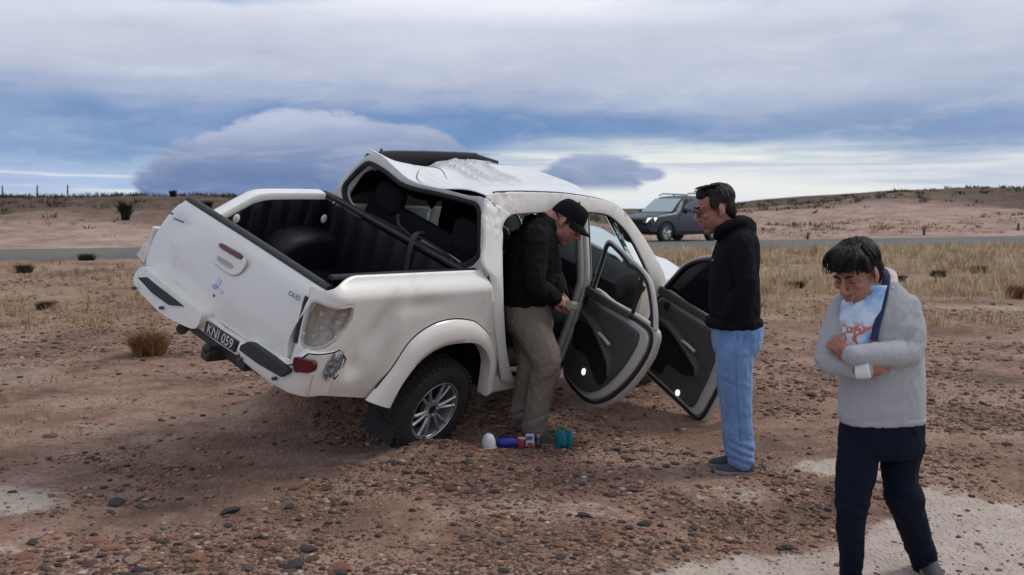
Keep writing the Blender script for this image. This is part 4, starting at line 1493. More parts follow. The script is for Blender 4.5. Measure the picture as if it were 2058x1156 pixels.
# ------------------------------------------------------------------ dark car on the far shoulder
CARB = mat('slate_blue_paint', (0.042, 0.050, 0.072), 0.45, spec=.3, coat=0.15, dirt=0.25, dirtcol=(0.12, 0.10, 0.085, 1), dscale=2)


def make_suv():
    root = empty('suv')
    tag(root, 'dark slate blue suv with a lit headlamp standing on the far side of the road', 'car')
    hd = np.array([-0.743, -0.669])
    # front wheel nearest the camera is at photo (1336,487), the rear one at (1428,484)
    zg = 0.43
    fw = at(1336, 486, 34.6)
    left = np.array([0.669, -0.743])
    o_xy = fw[:2] - left * 0.80 - hd * 2.66               # middle of the rear axle
    ang = math.atan2(hd[1], hd[0])
    zg = g1(fw[0], fw[1]) - 0.01
    root.location = (o_xy[0], o_xy[1], zg)
    root.rotation_euler = (0, 0, ang)
    # body: stations along x (rear axle 0, front axle 2.66)
    st = [(-.78, .70, .46, .95, 1.05, .60), (-.70, .86, .36, 1.0, 1.50, .62), (-.45, .90, .30, 1.02, 1.60, .60), (.0, .90, .28, 1.02, 1.64, .62), (.9, .90, .28, 1.00, 1.66, .64), (1.35, .90, .28, .99, 1.62, .63),
          (1.62, .90, .28, .99, 1.48, .66), (1.95, .90, .28, 1.0, 1.22, .72), (2.20, .90, .28, 1.0, 1.06, .76), (2.66, .90, .28, .96, 1.01, .78), (3.10, .88, .30, .90, .95, .76), (3.38, .80, .34, .82, .86, .70), (3.48, .70, .42, .70, .72, .62)]
    L = []
    for x, w, zb_, bl_, tp, rw in st:
        half = [(w * .80, zb_), (w * .97, zb_ + .08), (w, zb_ + .30), (w, bl_ - .12), (w * .97, bl_), ((w + rw) / 2, (bl_ + tp) / 2 + .01), (rw, tp - .05), (rw * .8, tp), (rw * .3, tp + .015)]
        ring = [(x, y, z) for y, z in half] + [(x, -y, z) for y, z in half[::-1]]
        L.append(np.array(ring))
    MB().rings(L).build('body', CARB, root, smooth=True, ang=28)
    G = lambda s: None
    for s in (1, -1):
        for pts in ([(1.86, 1.06), (1.22, 1.06), (1.20, 1.54), (1.42, 1.53)], [(1.14, 1.06), (.34, 1.06), (.36, 1.52), (1.12, 1.54)], [(.26, 1.06), (-.38, 1.10), (-.36, 1.46), (.28, 1.51)]):
            V = []
            for x, z in pts:
                w = np.interp(x, [q[0] for q in st], [q[1] for q in st])
                rw = np.interp(x, [q[0] for q in st], [q[5] for q in st])
                bl_ = np.interp(x, [q[0] for q in st], [q[3] for q in st])
                tp = np.interp(x, [q[0] for q in st], [q[4] for q in st])
                y = np.interp(z, [bl_, (bl_ + tp) / 2 + .01, tp - .05], [w * .97, (w + rw) / 2, rw])
                V.append((x, s * (y + .006), z))
            MB().add(V, [(0, 1, 2, 3)]).build('side_window', GLASSD, root, solid=0.006)
        # wheel arches, sills, mirrors, rails, lamps
        for x in (0, 2.66):
            a_ = np.linspace(-.15, math.pi + .15, 20)
            mb = MB()
            L2 = [np.stack([x + np.cos(a_) * r_, np.full(20, s * y), .34 + np.sin(a_) * r_], 1) for r_, y in ((.46, .905), (.44, .925), (.36, .915), (.35, .80))]
            mb.grid(np.array(L2))
            mb.add(L2[3], [tuple(range(20))])
            mb.build('wheel_arch', DARKTRIM, root, smooth=True)
        mb = MB().box((1.33, s * .90, .36), (1.8, .05, .16))
        mb.build('sill', DARKTRIM, root, bev=0.02)
        mb = MB().ell((1.80, s * 1.0, 1.10), (.07, .11, .08))
        mb.build('wing_mirror', DARKTRIM, root, smooth=True)
        mb = MB().tube([(-.35, s * .60, 1.66), (-.2, s * .60, 1.72), (1.1, s * .61, 1.74), (1.28, s * .61, 1.67)], .022, 8)
        mb.tube([(.45, s * .60, 1.62), (.45, s * .60, 1.72)], .03, 6)
        mb.build('roof_rail', BLACKP, root, smooth=True)
        lit = mat('lit_headlamp', (1, .97, .85), .2, emit=(1.0, .95, .78), estr=1.0)
        hl_ = MB().prism([(.55, .67), (.77, .69), (.79, .89), (.59, .87)], lambda u, v, t_: (3.47 - 1.0 * max(0, u - .50) + t_ - (v - .68) * .25, s * (u + .06), v), 0, .07)
        hl_.build('headlamp', lit, root, bev=0.01)
    # windscreen
    V = [(2.17, .70, 1.075), (2.17, -.70, 1.075), (1.52, -.60, 1.545), (1.52, .60, 1.545)]
    MB().add([(x + .012, y, z + .016) for x, y, z in V], [(0, 1, 2, 3)]).build('windscreen', mat('sky_glass', (.26, .36, .37), .05, spec=1.0, coat=1.0), root, solid=0.006)
    MB().box((3.46, 0, .76), (.06, .95, .13)).build('grille', DARKTRIM, root, bev=0.02)
    MB().box((3.44, 0, .46), (.14, 1.45, .22)).build('bumper_guard', DARKTRIM, root, bev=0.05)
    MB().box((3.52, 0, .50), (.01, .44, .11)).build('number_plate', DUSTW, root)
    for x in (0, 2.66):
        for s in (1, -1):
            w_ = empty('wheel', (x, s * .78, .34), root)
            prof = [(-.10, .21), (-.11, .27), (-.09, .325), (0, .34), (.09, .325), (.11, .27), (.10, .21)]
            MB().lathe(prof, (0, 0, 0), 'y', 28).build('tyre', RUBBER, w_, smooth=True)
            mb = MB().lathe([(s * .105, .215), (s * .115, .205), (s * .09, .19)], (0, 0, 0), 'y', 28)
            for i in range(5):
                a_ = i * 2 * math.pi / 5 + .3
                mb.tube([(math.cos(a_) * .04, s * .11, math.sin(a_) * .04), (math.cos(a_) * .2, s * .115, math.sin(a_) * .2)], .028, 6)
            mb.build('rim', ALLOY, w_, smooth=True)


make_suv()

# ------------------------------------------------------------------ people
DENIM = mat('light_blue_denim', (0.140, 0.245, 0.45), 0.85, var=0.20, vscale=7, dirt=.6, dirtcol=(.33, .43, .60, 1), dscale=4.5, bump=0.25, bscale=350, sheen=0.2)
NAVY = mat('dark_navy_denim', (0.0050, 0.0075, 0.018), 0.8, var=0.10, vscale=9, bump=0.2, bscale=350)
TAUPE = mat('taupe_cotton', (0.20, 0.165, 0.136), 0.9, var=0.06, vscale=10, bump=0.25, bscale=300)
BLKJ = mat('black_jacket', (0.0075, 0.0075, 0.0085), 0.85, var=0.12, vscale=14, bump=0.3, bscale=200)
BLKH = mat('black_hoodie', (0.0065, 0.0070, 0.0100), 0.9, var=0.10, vscale=14, bump=0.25, bscale=260)
GREYS = mat('grey_sweater', (0.36, 0.36, 0.375), 0.92, var=0.05, vscale=30, bump=0.3, bscale=280)
HAIR = mat('black_hair', (0.0055, 0.0045, 0.0045), 0.55, spec=.25, var=0.2, vscale=60, bump=0.5, bscale=170)
HAIR2 = mat('dark_brown_hair', (0.009, 0.0065, 0.006), 0.55, spec=.25, var=0.2, vscale=60, bump=0.5, bscale=170)
SKINM = mat('skin', (0.4, 0.2, 0.14), 0.52, attr='Col', var=0.05, vscale=40, bump=0.10, bscale=300)
SHOEB = mat('brown_shoe', (0.045, 0.034, 0.028), 0.7, dirt=0.4)
SHOEG = mat('dark_grey_trainer', (0.040, 0.043, 0.052), 0.75, dirt=0.3)
SOLE = mat('shoe_sole', (0.20, 0.19, 0.18), 0.8, dirt=0.4)
CAPM = mat('black_cap', (0.006, 0.006, 0.008), 0.85, bump=0.2, bscale=300)


def wrinkle(V, N, amp, freq, seed=0, aniso=(1, 1, 1)):
    n = fbm(V * np.array(freq) * np.array(aniso) + seed, 3, 0.55)
    n = 1 - np.abs(n) * 2.4                      # ridged: reads as folds
    return V + N * (amp * n)[:, None]


def frame(fwd, up):
    f = np.array(fwd, float)
    f /= np.linalg.norm(f)
    u = np.array(up, float)
    u -= f * (u @ f)
    u /= np.linalg.norm(u)
    r_ = np.cross(f, u)
    return np.stack([r_, f, u], 1)              # columns: right, forward, up


def head_shape(fat=1.0):
    mb = MB()
    mb.ell((0, -.018, .045), (.076, .098, .086), nu=22, nv=14)
    mb.ell((0, .028, -.03), (.062 * fat, .066, .088), nu=20, nv=12)
    mb.ell((0, .058, -.098), (.030 * fat, .028, .024))
    for s in (-1, 1):
        mb.ell((s * .046 * fat, .008, -.066), (.020, .032, .030))
        mb.ell((s * .042, .066, -.012), (.022, .022, .020))
        mb.ell((s * .028, .082, .033), (.026, .014, .010))
        mb.ell((s * .012, .104, -.030), (.009, .013, .009))
        mb.ell((s * .031, .078, .012), (.017, .012, .010))       # lids
        Me = Matrix.Rotation(s * -.35, 3, 'Z') @ Matrix.Rotation(-.2, 3, 'X')
        mb.ell((s * .080, -.012, .002), (.008, .020, .033), Me)
        mb.ell((s * .078, -.004, -.022), (.008, .012, .014), Me)
    mb.tube([(0, .086, .030), (0, .100, .008), (0, .116, -.018), (0, .113, -.030)], [.009, .010, .0135, .010], 10)
    mb.ell((0, .117, -.022), (.0125, .012, .011))
    mb.ell((0, .092, -.056), (.025, .012, .0065))
    mb.ell((0, .090, -.068), (.021, .012, .0075))
    mb.limb([(0, -.028, -.03), (0, -.035, -.10), (0, -.05, -.18)], [.058 * fat, .056 * fat, .062 * fat])
    V, F, N = fuse(mb, 0.0034, 5)
    # mouth line and eye sockets pressed in
    for c_, r_, d_ in (((0, .105, -.062), (.024, .02, .0028), .004), ((.017, .09, .014), (.008, .02, .01), .003), ((-.017, .09, .014), (.008, .02, .01), .003)):
        w = np.exp(-(((V - np.array(c_)) / np.array(r_)) ** 2).sum(1))
        V = V - N * (w * d_)[:, None]
    return V, F, N


HEADV, HEADF, HEADN = head_shape(1.0)
HEADV2, HEADF2, HEADN2 = head_shape(1.1)


def head_cols(V, base, stubble):
    C = np.tile(np.array(base), (len(V), 1))
    n = fbm(V * 40, 3)[:, None]
    C = C * (1 + .10 * n)
    lip = np.exp(-(((V - (0, .098, -.062)) / (.024, .022, .011)) ** 2).sum(1))[:, None]
    C = C * (1 - lip * .6) + np.array([.30, .105, .085]) * lip * .6
    red = sum(np.exp(-(((V - np.array(c_)) / .026) ** 2).sum(1)) for c_ in ((.045, .07, -.02), (-.045, .07, -.02), (0, .115, -.02), (.08, -.01, .0), (-.08, -.01, 0)))[:, None]
    C = C * (1 - red * .25) + np.array([.42, .15, .11]) * red * .25
    st = (sst(-V[:, 2], .035, .06) * sst(V[:, 1], -.01, .03) * (1 - lip[:, 0]))[:, None] * stubble
    C = C * (1 - st) + np.array([.10, .072, .062]) * st
    lash = sum(np.exp(-(((V - np.array((s * .031, .088, .007))) / (.016, .02, .0032)) ** 2).sum(1)) for s in (-1, 1))[:, None]
    C = C * (1 - .85 * np.clip(lash, 0, 1))
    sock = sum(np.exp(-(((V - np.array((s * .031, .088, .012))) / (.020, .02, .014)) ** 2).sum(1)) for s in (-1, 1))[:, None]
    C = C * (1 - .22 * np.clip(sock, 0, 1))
    return np.clip(C, 0.004, 1)


def hand_shape(curl=0.5, thumb=0.4, left=False):
    """wrist at the origin, fingers along +Y, palm facing -Z, thumb on the +X side"""
    mb = MB()
    mb.ell((0, .045, 0), (.040, .052, .015))
    mb.ell((0, .078, .001), (.041, .016, .012))
    mb.limb([(0, -.04, 0), (0, .0, 0), (0, .03, 0)], [.027, .026, .027])
    for k, (x, L, sp_) in enumerate(((.030, .074, .10), (.010, .082, .02), (-.010, .077, -.05), (-.029, .060, -.14))):
        p = np.array([x, .085, 0])
        pts = [np.array([x * .9, .06, 0]), p]
        a_ = curl * (.55 + .12 * k)
        for seg in (.45, .32, .25):
            d_ = np.array([math.sin(sp_) * math.cos(a_), math.cos(a_), -math.sin(a_)])
            p = p + d_ * L * seg
            pts.append(p)
            a_ += curl * .75
        mb.limb(pts, [.0100, .0098, .0090, .0082, .0070], 10)
    pts = [np.array([.022, .012, -.004]), np.array([.042, .035, -.010 - .012 * thumb]), np.array([.054 - .012 * thumb, .062, -.018 - .025 * thumb]), np.array([.054 - .026 * thumb, .086, -.024 - .034 * thumb])]
    mb.limb(pts, [.0150, .0125, .0105, .0085], 10)
    V, F, N = fuse(mb, 0.0034, 3)
    if left:
        V = V * [-1, 1, 1]
        F = [f[::-1] for f in F]
    return V, F


HANDS = {(c_, l_): hand_shape(c_, .6, l_) for c_ in (.35, .8) for l_ in (False, True)}


def placed(VF, M, loc, s=1.0):
    return (VF[0] * s) @ np.asarray(M).T + np.asarray(loc), VF[1]


def torso(sections, n=30, pw=0.8):
    """sections: centre, axis a, ra, axis b, rb"""
    L = []
    cs = cr([s[0] for s in sections], 4)
    ra = cr([(s[2],) for s in sections], 4)[:, 0]
    rb = cr([(s[4],) for s in sections], 4)[:, 0]
    a_ax = cr([s[1] for s in sections], 4)
    b_ax = cr([s[3] for s in sections], 4)
    t_ = np.arange(n) * 2 * math.pi / n
    ct, st_ = np.sign(np.cos(t_)) * np.abs(np.cos(t_)) ** pw, np.sign(np.sin(t_)) * np.abs(np.sin(t_)) ** pw
    for i in range(len(cs)):
        L.append(cs[i] + np.outer(ct, a_ax[i]) * ra[i] + np.outer(st_, b_ax[i]) * rb[i])
    return MB().rings(L)


def cloth(name, mb, m, parent, vox=0.007, amp=0.006, freq=14, seed=0, aniso=(1, 1, 1), sm=5, extra=None):
    V, F, N = fuse(mb, vox, sm)
    V = wrinkle(V, N, amp, freq, seed, aniso)
    V = wrinkle(V, N, amp * .45, freq * 2.6, seed + 9, aniso)
    if extra is not None:
        V = extra(V, N)
    return fused(name, [(V, F)], m, parent)


def shoe(name, heel, toe, w, h, m, parent, up=(0, 0, 1)):
    heel, toe = np.array(heel, float), np.array(toe, float)
    f_ = frame(toe - heel, up)
    L_ = np.linalg.norm(toe - heel)
    mb, ms = MB(), MB()
    secs = [(0.0, .55, .62), (.06, .80, .85), (.25, .80, .95), (.42, .82, .80), (.62, .98, .55), (.82, .95, .42), (.95, .65, .32), (1.0, .35, .22)]
    a_ = np.arange(16) * 2 * math.pi / 16
    L = []
    for t_, ww, hh in secs:
        c_ = heel + f_[:, 1] * L_ * t_
        L.append(np.array([c_ + f_[:, 0] * math.cos(q) * w / 2 * ww + f_[:, 2] * (max(math.sin(q), -.25) * h * hh * (1 if math.sin(q) > 0 else .35) + .018) for q in a_]))
    mb.rings(L)
    o = mb.build(name, m, parent, smooth=True, ang=70, sub=1)
    L = []
    for t_, ww, hh in secs:
        c_ = heel + f_[:, 1] * (L_ * 1.02) * t_
        L.append(np.array([c_ + f_[:, 0] * x * w / 2 * (ww + .06) + f_[:, 2] * z for x, z in ((-1, 0), (1, 0), (1, .022), (-1, .022))]))
    ms.rings(L)
    ms.build('sole', SOLE, o, bev=0.004)
    mb = MB()
    for t_ in (.42, .52, .62):
        c_ = heel + f_[:, 1] * L_ * t_ + f_[:, 2] * (h * (.86 - .62 * (t_ - .42) / .3) + .012)
        mb.tube([c_ - f_[:, 0] * w * .22, c_ + f_[:, 2] * .006, c_ + f_[:, 0] * w * .22], .004, 5)
    mb.build('laces', SOLE, o)
    return o


def local(M, c_, s):
    return lambda p: np.asarray(M) @ (np.asarray(p, float) * s) + np.asarray(c_)


def brows(hf, s_, m, parent):
    for s in (-1, 1):
        pts = [hf((s * .012, .097, .032)), hf((s * .028, .098, .040)), hf((s * .046, .086, .036))]
        MB().tube(cr(pts, 4), np.array([.005, .0055, .006, .006, .006, .0055, .005, .004, .003]) * s_, 6, flat=.7).build('eyebrow', m, parent, smooth=True)


def hair_mesh(name, shapes, hf, M, s_, m, parent, amp=.004, fr=70, vox=.0045, strands=None):
    mb = MB()
    for c_, r_ in shapes:
        mb.ell(c_, r_, nu=18, nv=12)
    V, F, N = fuse(mb, vox, 3)
    # locks: stripes running from the crown downwards
    ang_ = np.arctan2(V[:, 0], V[:, 1] + .02)
    pol = np.arctan2(np.hypot(V[:, 0], V[:, 1] + .02), V[:, 2] - .02)
    q = np.stack([ang_ * 9, pol * 1.6, np.zeros(len(V))], 1)
    V = V + N * (amp * (fbm(q * 1.6 + 3, 3) + .5 * fbm(q * 4.0 + 9, 2)))[:, None]
    W = (V * s_) @ np.asarray(M).T + hf((0, 0, 0))
    pieces = [(W, F)]
    if strands:
        ms = MB()
        for p0, p1, p2, r_ in strands:
            ms.tube(cr([hf(p0), hf(p1), hf(p2)], 4), np.linspace(r_, r_ * .15, 9) * s_, 5, flat=.5)
        pieces.append((np.concatenate(ms.v), ms.f))
    return fused(name, pieces, m, parent)


def lean_body(parts, head, hands, base, stub, name, parent, M, hc, s_):
    """continuous body under the clothes, with its head and hands, as one mesh"""
    V, F, N = fuse(parts, 0.012, 4)
    HV, HF = head
    W = (HV * s_) @ np.asarray(M).T + np.asarray(hc)
    cols = [np.tile(np.array(base), (len(V), 1)), head_cols(HV, base, stub)]
    pcs = [(V, F), (W, HF)]
    for h_ in hands:
        pcs.append(h_)
        c_ = np.tile(np.array(base) * [1.02, .92, .9], (len(h_[0]), 1))
        cols.append(c_ * (1 + .12 * fbm(h_[0] * 60, 2)[:, None]))
    o = fused('body', pcs, SKINM, parent, np.concatenate(cols))
    return o


Xa, Ya, Za = np.array([1., 0, 0]), np.array([0, 1., 0]), np.array([0, 0, 1.])


# -- man in the black hoodie and light jeans, standing in profile facing left
def man_hoodie():
    D = 6.10
    root = empty('person', (at(1478, 940, D)[0], D, g1(1.35, D)))
    tag(root, 'person in black hoodie and light blue jeans standing in profile by the open front door', 'person')
    bpy.context.view_layer.update()
    off = np.array(root.location)
    p = lambda u, v, d=0.0: at(u, v, D + d) - off * 1.0
    k = D / FPX
    # trunk
    secs = [(p(1476, 650), Xa, 44 * k, Ya, .185), (p(1476, 625), Xa, 47 * k, Ya, .19), (p(1475, 585), Xa, 47 * k, Ya, .19), (p(1476, 540), Xa, 45 * k, Ya, .195), (p(1480, 505), Xa, 41 * k, Ya, .20), (p(1484, 478), Xa, 34 * k, Ya, .185), (p(1478, 456), Xa, 24 * k, Ya, .11), (p(1470, 444), Xa, 19 * k, Ya, .075)]
    tb = torso(secs)
    arms = MB()
    Lsh, Lel, Lwr = p(1490, 492, -.19), p(1500, 578, -.25), p(1462, 630, -.175)
    Rsh, Rel, Rwr = p(1484, 492, .19), p(1495, 578, .25), p(1460, 630, .175)
    for a_, b_, c_ in ((Lsh, Lel, Lwr), (Rsh, Rel, Rwr)):
        arms.limb([a_, (a_ + b_) / 2 + (0, 0, 0), b_, (b_ + c_) / 2, c_], [.072, .066, .060, .055, .048])
    jk = MB()
    jk.add(np.concatenate(tb.v), tb.f)
    jk.add(np.concatenate(arms.v), arms.f)
    # hem rib, hood
    hem = torso([(p(1475, 657), Xa, 50 * k, Ya, .185), (p(1475, 650), Xa, 54 * k, Ya, .195), (p(1475, 640), Xa, 52 * k, Ya, .192)])
    jk.add(np.concatenate(hem.v), hem.f)
    jk.ell(p(1499, 462), (.055, .115, .075))
    jk.ell(p(1488, 452), (.065, .11, .055))
    jk.tube(cr([p(1441, 476), p(1450, 462, -.09), p(1475, 448, -.12), p(1498, 446, -.07), p(1503, 446, .07), p(1475, 448, .12), p(1450, 462, .09), p(1441, 476)], 5), .024, 10)
    cloth('hoodie', jk, BLKH, root, .008, .0065, 11, 3, (1, 1, .8))
    P = p(1433, 523, -.03)
    MB().ell(P, (.008, .022, .008)).build('chest_emblem', mat('teal_print', (.06, .22, .24), .6), root, smooth=True)
    # jeans
    legs = MB()
    hips = torso([(p(1480, 640), Xa, 46 * k, Ya, .17), (p(1481, 668), Xa, 48 * k, Ya, .178), (p(1480, 695), Xa, 45 * k, Ya, .172), (p(1478, 712), Xa, 38 * k, Ya, .155)])
    legs.add(np.concatenate(hips.v), hips.f)
    legs.limb([p(1480, 690, -.085), p(1477, 735, -.09), p(1480, 790, -.09), p(1485, 855, -.09), p(1488, 921, -.085)], [.108, .103, .090, .080, .074])
    legs.limb([p(1476, 690, .09), p(1472, 735, .09), p(1473, 790, .10), p(1478, 850, .10), p(1480, 905, .10)], [.105, .100, .088, .078, .072])

    def stack(V, N):
        # cloth gathers above the shoe and behind the knee
        h_ = V[:, 2] + off[2]
        w = sst(h_, .32, .14) + .5 * np.exp(-((h_ - .55) / .07) ** 2)
        return V + N * (w * .019 * np.abs(vn(np.stack([V[:, 0] * 7, V[:, 1] * 7, h_ * 22 + V[:, 0] * 9], 1))))[:, None]
    je = cloth('jeans', legs, DENIM, root, .008, .006, 12, 8, (1, 1, .7), extra=stack)
    mb = MB().tube([p(1500, 668, -.172), p(1494, 690, -.188), p(1503, 705, -.172)], .004, 5)
    mb.tube(cr([p(1483, 668, -.187), p(1480, 735, -.196), p(1482, 800, -.183), p(1487, 860, -.172), p(1489, 915, -.166)], 4), .0035, 5)
    mb.build('pocket_seam', mat('denim_seam', (.10, .18, .34), .9), je)
    zf = 0.0
    gl = g1(off[0], D)
    shoe('shoe', (p(1507, 940)[0] - .0, -.09, g1(off[0], D - .09) - off[2] - .012), (p(1431, 940)[0], -.11, g1(off[0] - .1, D - .1) - off[2] + .004), .105, .085, SHOEG, root)
    shoe('shoe', (p(1503, 940, .1)[0], .11, g1(off[0], D + .1) - off[2] - .012), (p(1424, 940, .1)[0], .10, g1(off[0] - .1, D + .1) - off[2] - .012), .105, .085, SHOEG, root)
    # head
    s_ = 1.13
    M = frame((-.97, -.12, -.24), (0, 0, 1))
    hc = p(1437, 423)
    hf = local(M, hc, s_)
    core = torso([(c_, a_, ra * .82, b_, rb * .85) for c_, a_, ra, b_, rb in secs])
    core.limb([p(1478, 650, -.09), p(1478, 780, -.09), p(1486, 905, -.085)], [.080, .055, .036])
    core.limb([p(1476, 650, .09), p(1474, 780, .10), p(1479, 885, .10)], [.080, .055, .036])
    for a_, b_, c_ in ((Lsh, Lel, Lwr), (Rsh, Rel, Rwr)):
        core.limb([a_, b_, c_], [.052, .043, .032])
    h1 = placed(HANDS[(.35, True)], frame((-.25, .93, -.25), (-1, -.2, 0)), Lwr + (.01, .02, 0), .9)
    h2 = placed(HANDS[(.35, False)], frame((-.25, -.93, -.25), (-1, .2, 0)), Rwr + (.01, -.02, 0), .9)
    lean_body(core, (HEADV, HEADF), (h1, h2), (.30, .125, .085), .35, 'body', root, M, hc, s_)
    brows(hf, s_, HAIR2, root)
    hair_mesh('hair', [((0, -.030, .062), (.081, .098, .083)), ((0, .022, .106), (.066, .060, .032)), ((0, -.062, .0), (.072, .054, .078)), ((.070, .018, .045), (.014, .028, .040)), ((-.070, .018, .045), (.014, .028, .040)), ((0, .058, .094), (.050, .026, .018))],
              hf, M, s_, HAIR2, root, .006, strands=[((random.uniform(-.06, .06), random.uniform(-.06, .06), .135), (random.uniform(-.07, .07), random.uniform(-.0, .06), .141), (random.uniform(-.06, .06), random.uniform(.04, .085), .118), .005) for _ in range(60)])
    mb = MB()
    for s in (-1, 1):
        a_ = np.linspace(0, 2 * math.pi, 15)
        mb.tube([hf((s * .034 + math.cos(q) * .024, .108 - abs(math.cos(q)) * .004, .008 + math.sin(q) * .016)) for q in a_], .0026, 5)
        mb.tube([hf((s * .058, .104, .014)), hf((s * .080, .05, .016)), hf((s * .084, -.005, .014))], .003, 5)
    mb.tube([hf((-.012, .110, .012)), hf((0, .113, .014)), hf((.012, .110, .012))], .0026, 5)
    mb.build('glasses', mat('glasses_frame', (.03, .025, .022), .3), root, smooth=True)


man_hoodie()


# -- man in the black jacket and cap, stooping beside the open rear door
def man_cap():
    D = 6.96
    gx = at(1075, 872, D)[0]
    root = empty('person', (gx, D, g1(gx, D)))
    tag(root, 'person in black cap and black jacket stooping at the open rear doorway of the pickup', 'person')
    off = np.array(root.location)
    p = lambda u, v, d=0.0: at(u, v, D + d) - off
    k = D / FPX
    tx = np.array([.96, -.05, -.26])
    secs = [(p(1060, 612), Xa, 45 * k, Ya, .18), (p(1061, 590), Xa, 48 * k, Ya, .195), (p(1066, 550), tx, 50 * k, Ya, .20), (p(1073, 510), tx, 48 * k, Ya, .21), (p(1080, 475), tx, 40 * k, Ya, .205), (p(1089, 450), tx, 27 * k, Ya, .14), (p(1098, 438), tx, 19 * k, Ya, .085)]
    jk = torso(secs)
    Rsh, Rel, Rwr = p(1076, 478, -.20), p(1076, 572, -.29), p(1112, 599, -.14)
    Lsh, Lel, Lwr = p(1090, 480, .18), p(1112, 560, .16), p(1126, 590, -.02)
    for a_, b_, c_ in ((Rsh, Rel, Rwr), (Lsh, Lel, Lwr)):
        jk.limb([a_, (a_ + b_) / 2, b_, (b_ + c_) / 2, c_], [.085, .080, .072, .066, .052])
    jk.tube(cr([p(1118, 470, -.02), p(1108, 452, -.085), p(1092, 436, -.06), p(1088, 432, .05), p(1106, 448, .09), p(1118, 470, -.02)], 5), .022, 10)
    cloth('jacket', jk, BLKJ, root, .008, .010, 10, 31, (1, 1, .75))
    legs = MB()
    hips = torso([(p(1060, 600), Xa, 44 * k, Ya, .165), (p(1060, 628), Xa, 47 * k, Ya, .178), (p(1063, 655), Xa, 46 * k, Ya, .172), (p(1066, 672), Xa, 40 * k, Ya, .15)])
    legs.add(np.concatenate(hips.v), hips.f)
    legs.limb([p(1065, 655, -.085), p(1084, 690, -.12), p(1097, 726, -.15), p(1089, 775, -.13), p(1079, 820, -.11), p(1073, 860, -.10)], [.122, .112, .098, .086, .082, .084])
    legs.limb([p(1058, 655, .08), p(1066, 700, .06), p(1068, 738, .02), p(1056, 790, .06), p(1049, 832, .08)], [.120, .110, .095, .080, .074])

    def stack(V, N):
        h_ = V[:, 2]
        w = sst(h_, .34, .10) + .8 * np.exp(-((h_ - .50) / .10) ** 2) + .4 * np.exp(-((h_ - .82) / .08) ** 2)
        return V + N * (w * .021 * np.abs(vn(np.stack([V[:, 0] * 7, V[:, 1] * 7 + 3, h_ * 20 - V[:, 0] * 9], 1))))[:, None]
    cloth('trousers', legs, TAUPE, root, .008, .007, 11, 5, (1, 1, .7), extra=stack)
    z0 = g1(gx, D) - off[2] - .015
    shoe('shoe', (p(1062, 0, -.1)[0], -.10, z0), (p(1120, 0, -.1)[0], -.20, z0), .115, .085, SHOEB, root)
    a_ = p(1036, 846, .10)
    shoe('shoe', (a_[0], .10, a_[2] - .02), (a_[0] + .22, .02, a_[2] - .09), .105, .085, mat('pale_shoe', (.16, .155, .15), .7, dirt=.4), root)
    s_ = 1.16
    M = frame((.80, -.26, -.62), (.5, 0, .75))
    hc = p(1137, 450)
    hf = local(M, hc, s_)
    core = torso([(c_, a_, ra * .8, b_, rb * .82) for c_, a_, ra, b_, rb in secs])
    core.limb([p(1065, 640, -.085), p(1090, 726, -.15), p(1074, 860, -.10)], [.09, .066, .045])
    core.limb([p(1058, 640, .08), p(1068, 738, .02), p(1049, 836, .08)], [.09, .062, .045])
    for a_, b_, c_ in ((Rsh, Rel, Rwr), (Lsh, Lel, Lwr)):
        core.limb([a_, b_, c_], [.055, .045, .032])
    core.limb([p(1094, 446), p(1108, 440), p(1126, 440)], [.075, .066, .06])
    h1 = placed(HANDS[(.8, False)], frame((.80, .15, -.30), (.3, -.75, .5)), Rwr, 1.12)
    h2 = placed(HANDS[(.8, True)], frame((.45, -.55, -.45), (.55, .35, .6)), Lwr, 1.12)
    lean_body(core, (HEADV2, HEADF2), (h1, h2), (.335, .145, .10), .45, 'body', root, M, hc, s_)
    brows(hf, s_, HAIR2, root)
    hair_mesh('hair', [((0, -.058, .0), (.068, .052, .06)), ((.069, -.0, .030), (.012, .030, .034)), ((-.069, -.0, .030), (.012, .030, .034))], hf, M, s_, HAIR2, root, .002)
    # cap
    mb = MB()
    L = []
    for t_ in np.linspace(0, 1, 9):
        z = .030 + .115 * math.sin(t_ * math.pi / 2)
        r_ = math.cos(t_ * math.pi / 2) ** .55 if t_ < 1 else .05
        a_ = np.arange(28) * 2 * math.pi / 28
        L.append(np.array([hf((math.cos(q) * .087 * r_, -.012 + math.sin(q) * .110 * r_, z + .014 * math.sin(q) * (1 - t_))) for q in a_]))
    mb.rings(L)
    mb.ell(hf((0, -.012, .147)), (.009,) * 3)
    cp = mb.build('cap', CAPM, root, smooth=True, ang=70)
    G = []
    for w in np.linspace(0, 1, 6):
        row = []
        for q in np.linspace(R(18), R(162), 15):
            e = .096 + .068 * w * math.sin(q) ** .8
            row.append(hf((math.cos(q) * (.088 + .004 * w), -.010 + math.sin(q) * (.108 + .072 * w), .047 - .020 * w - .035 * (math.cos(q) ** 2) * (.35 + .65 * w))))
        G.append(row)
    MB().grid(np.array(G)).build('brim', CAPM, cp, smooth=True, solid=0.004)


man_cap()


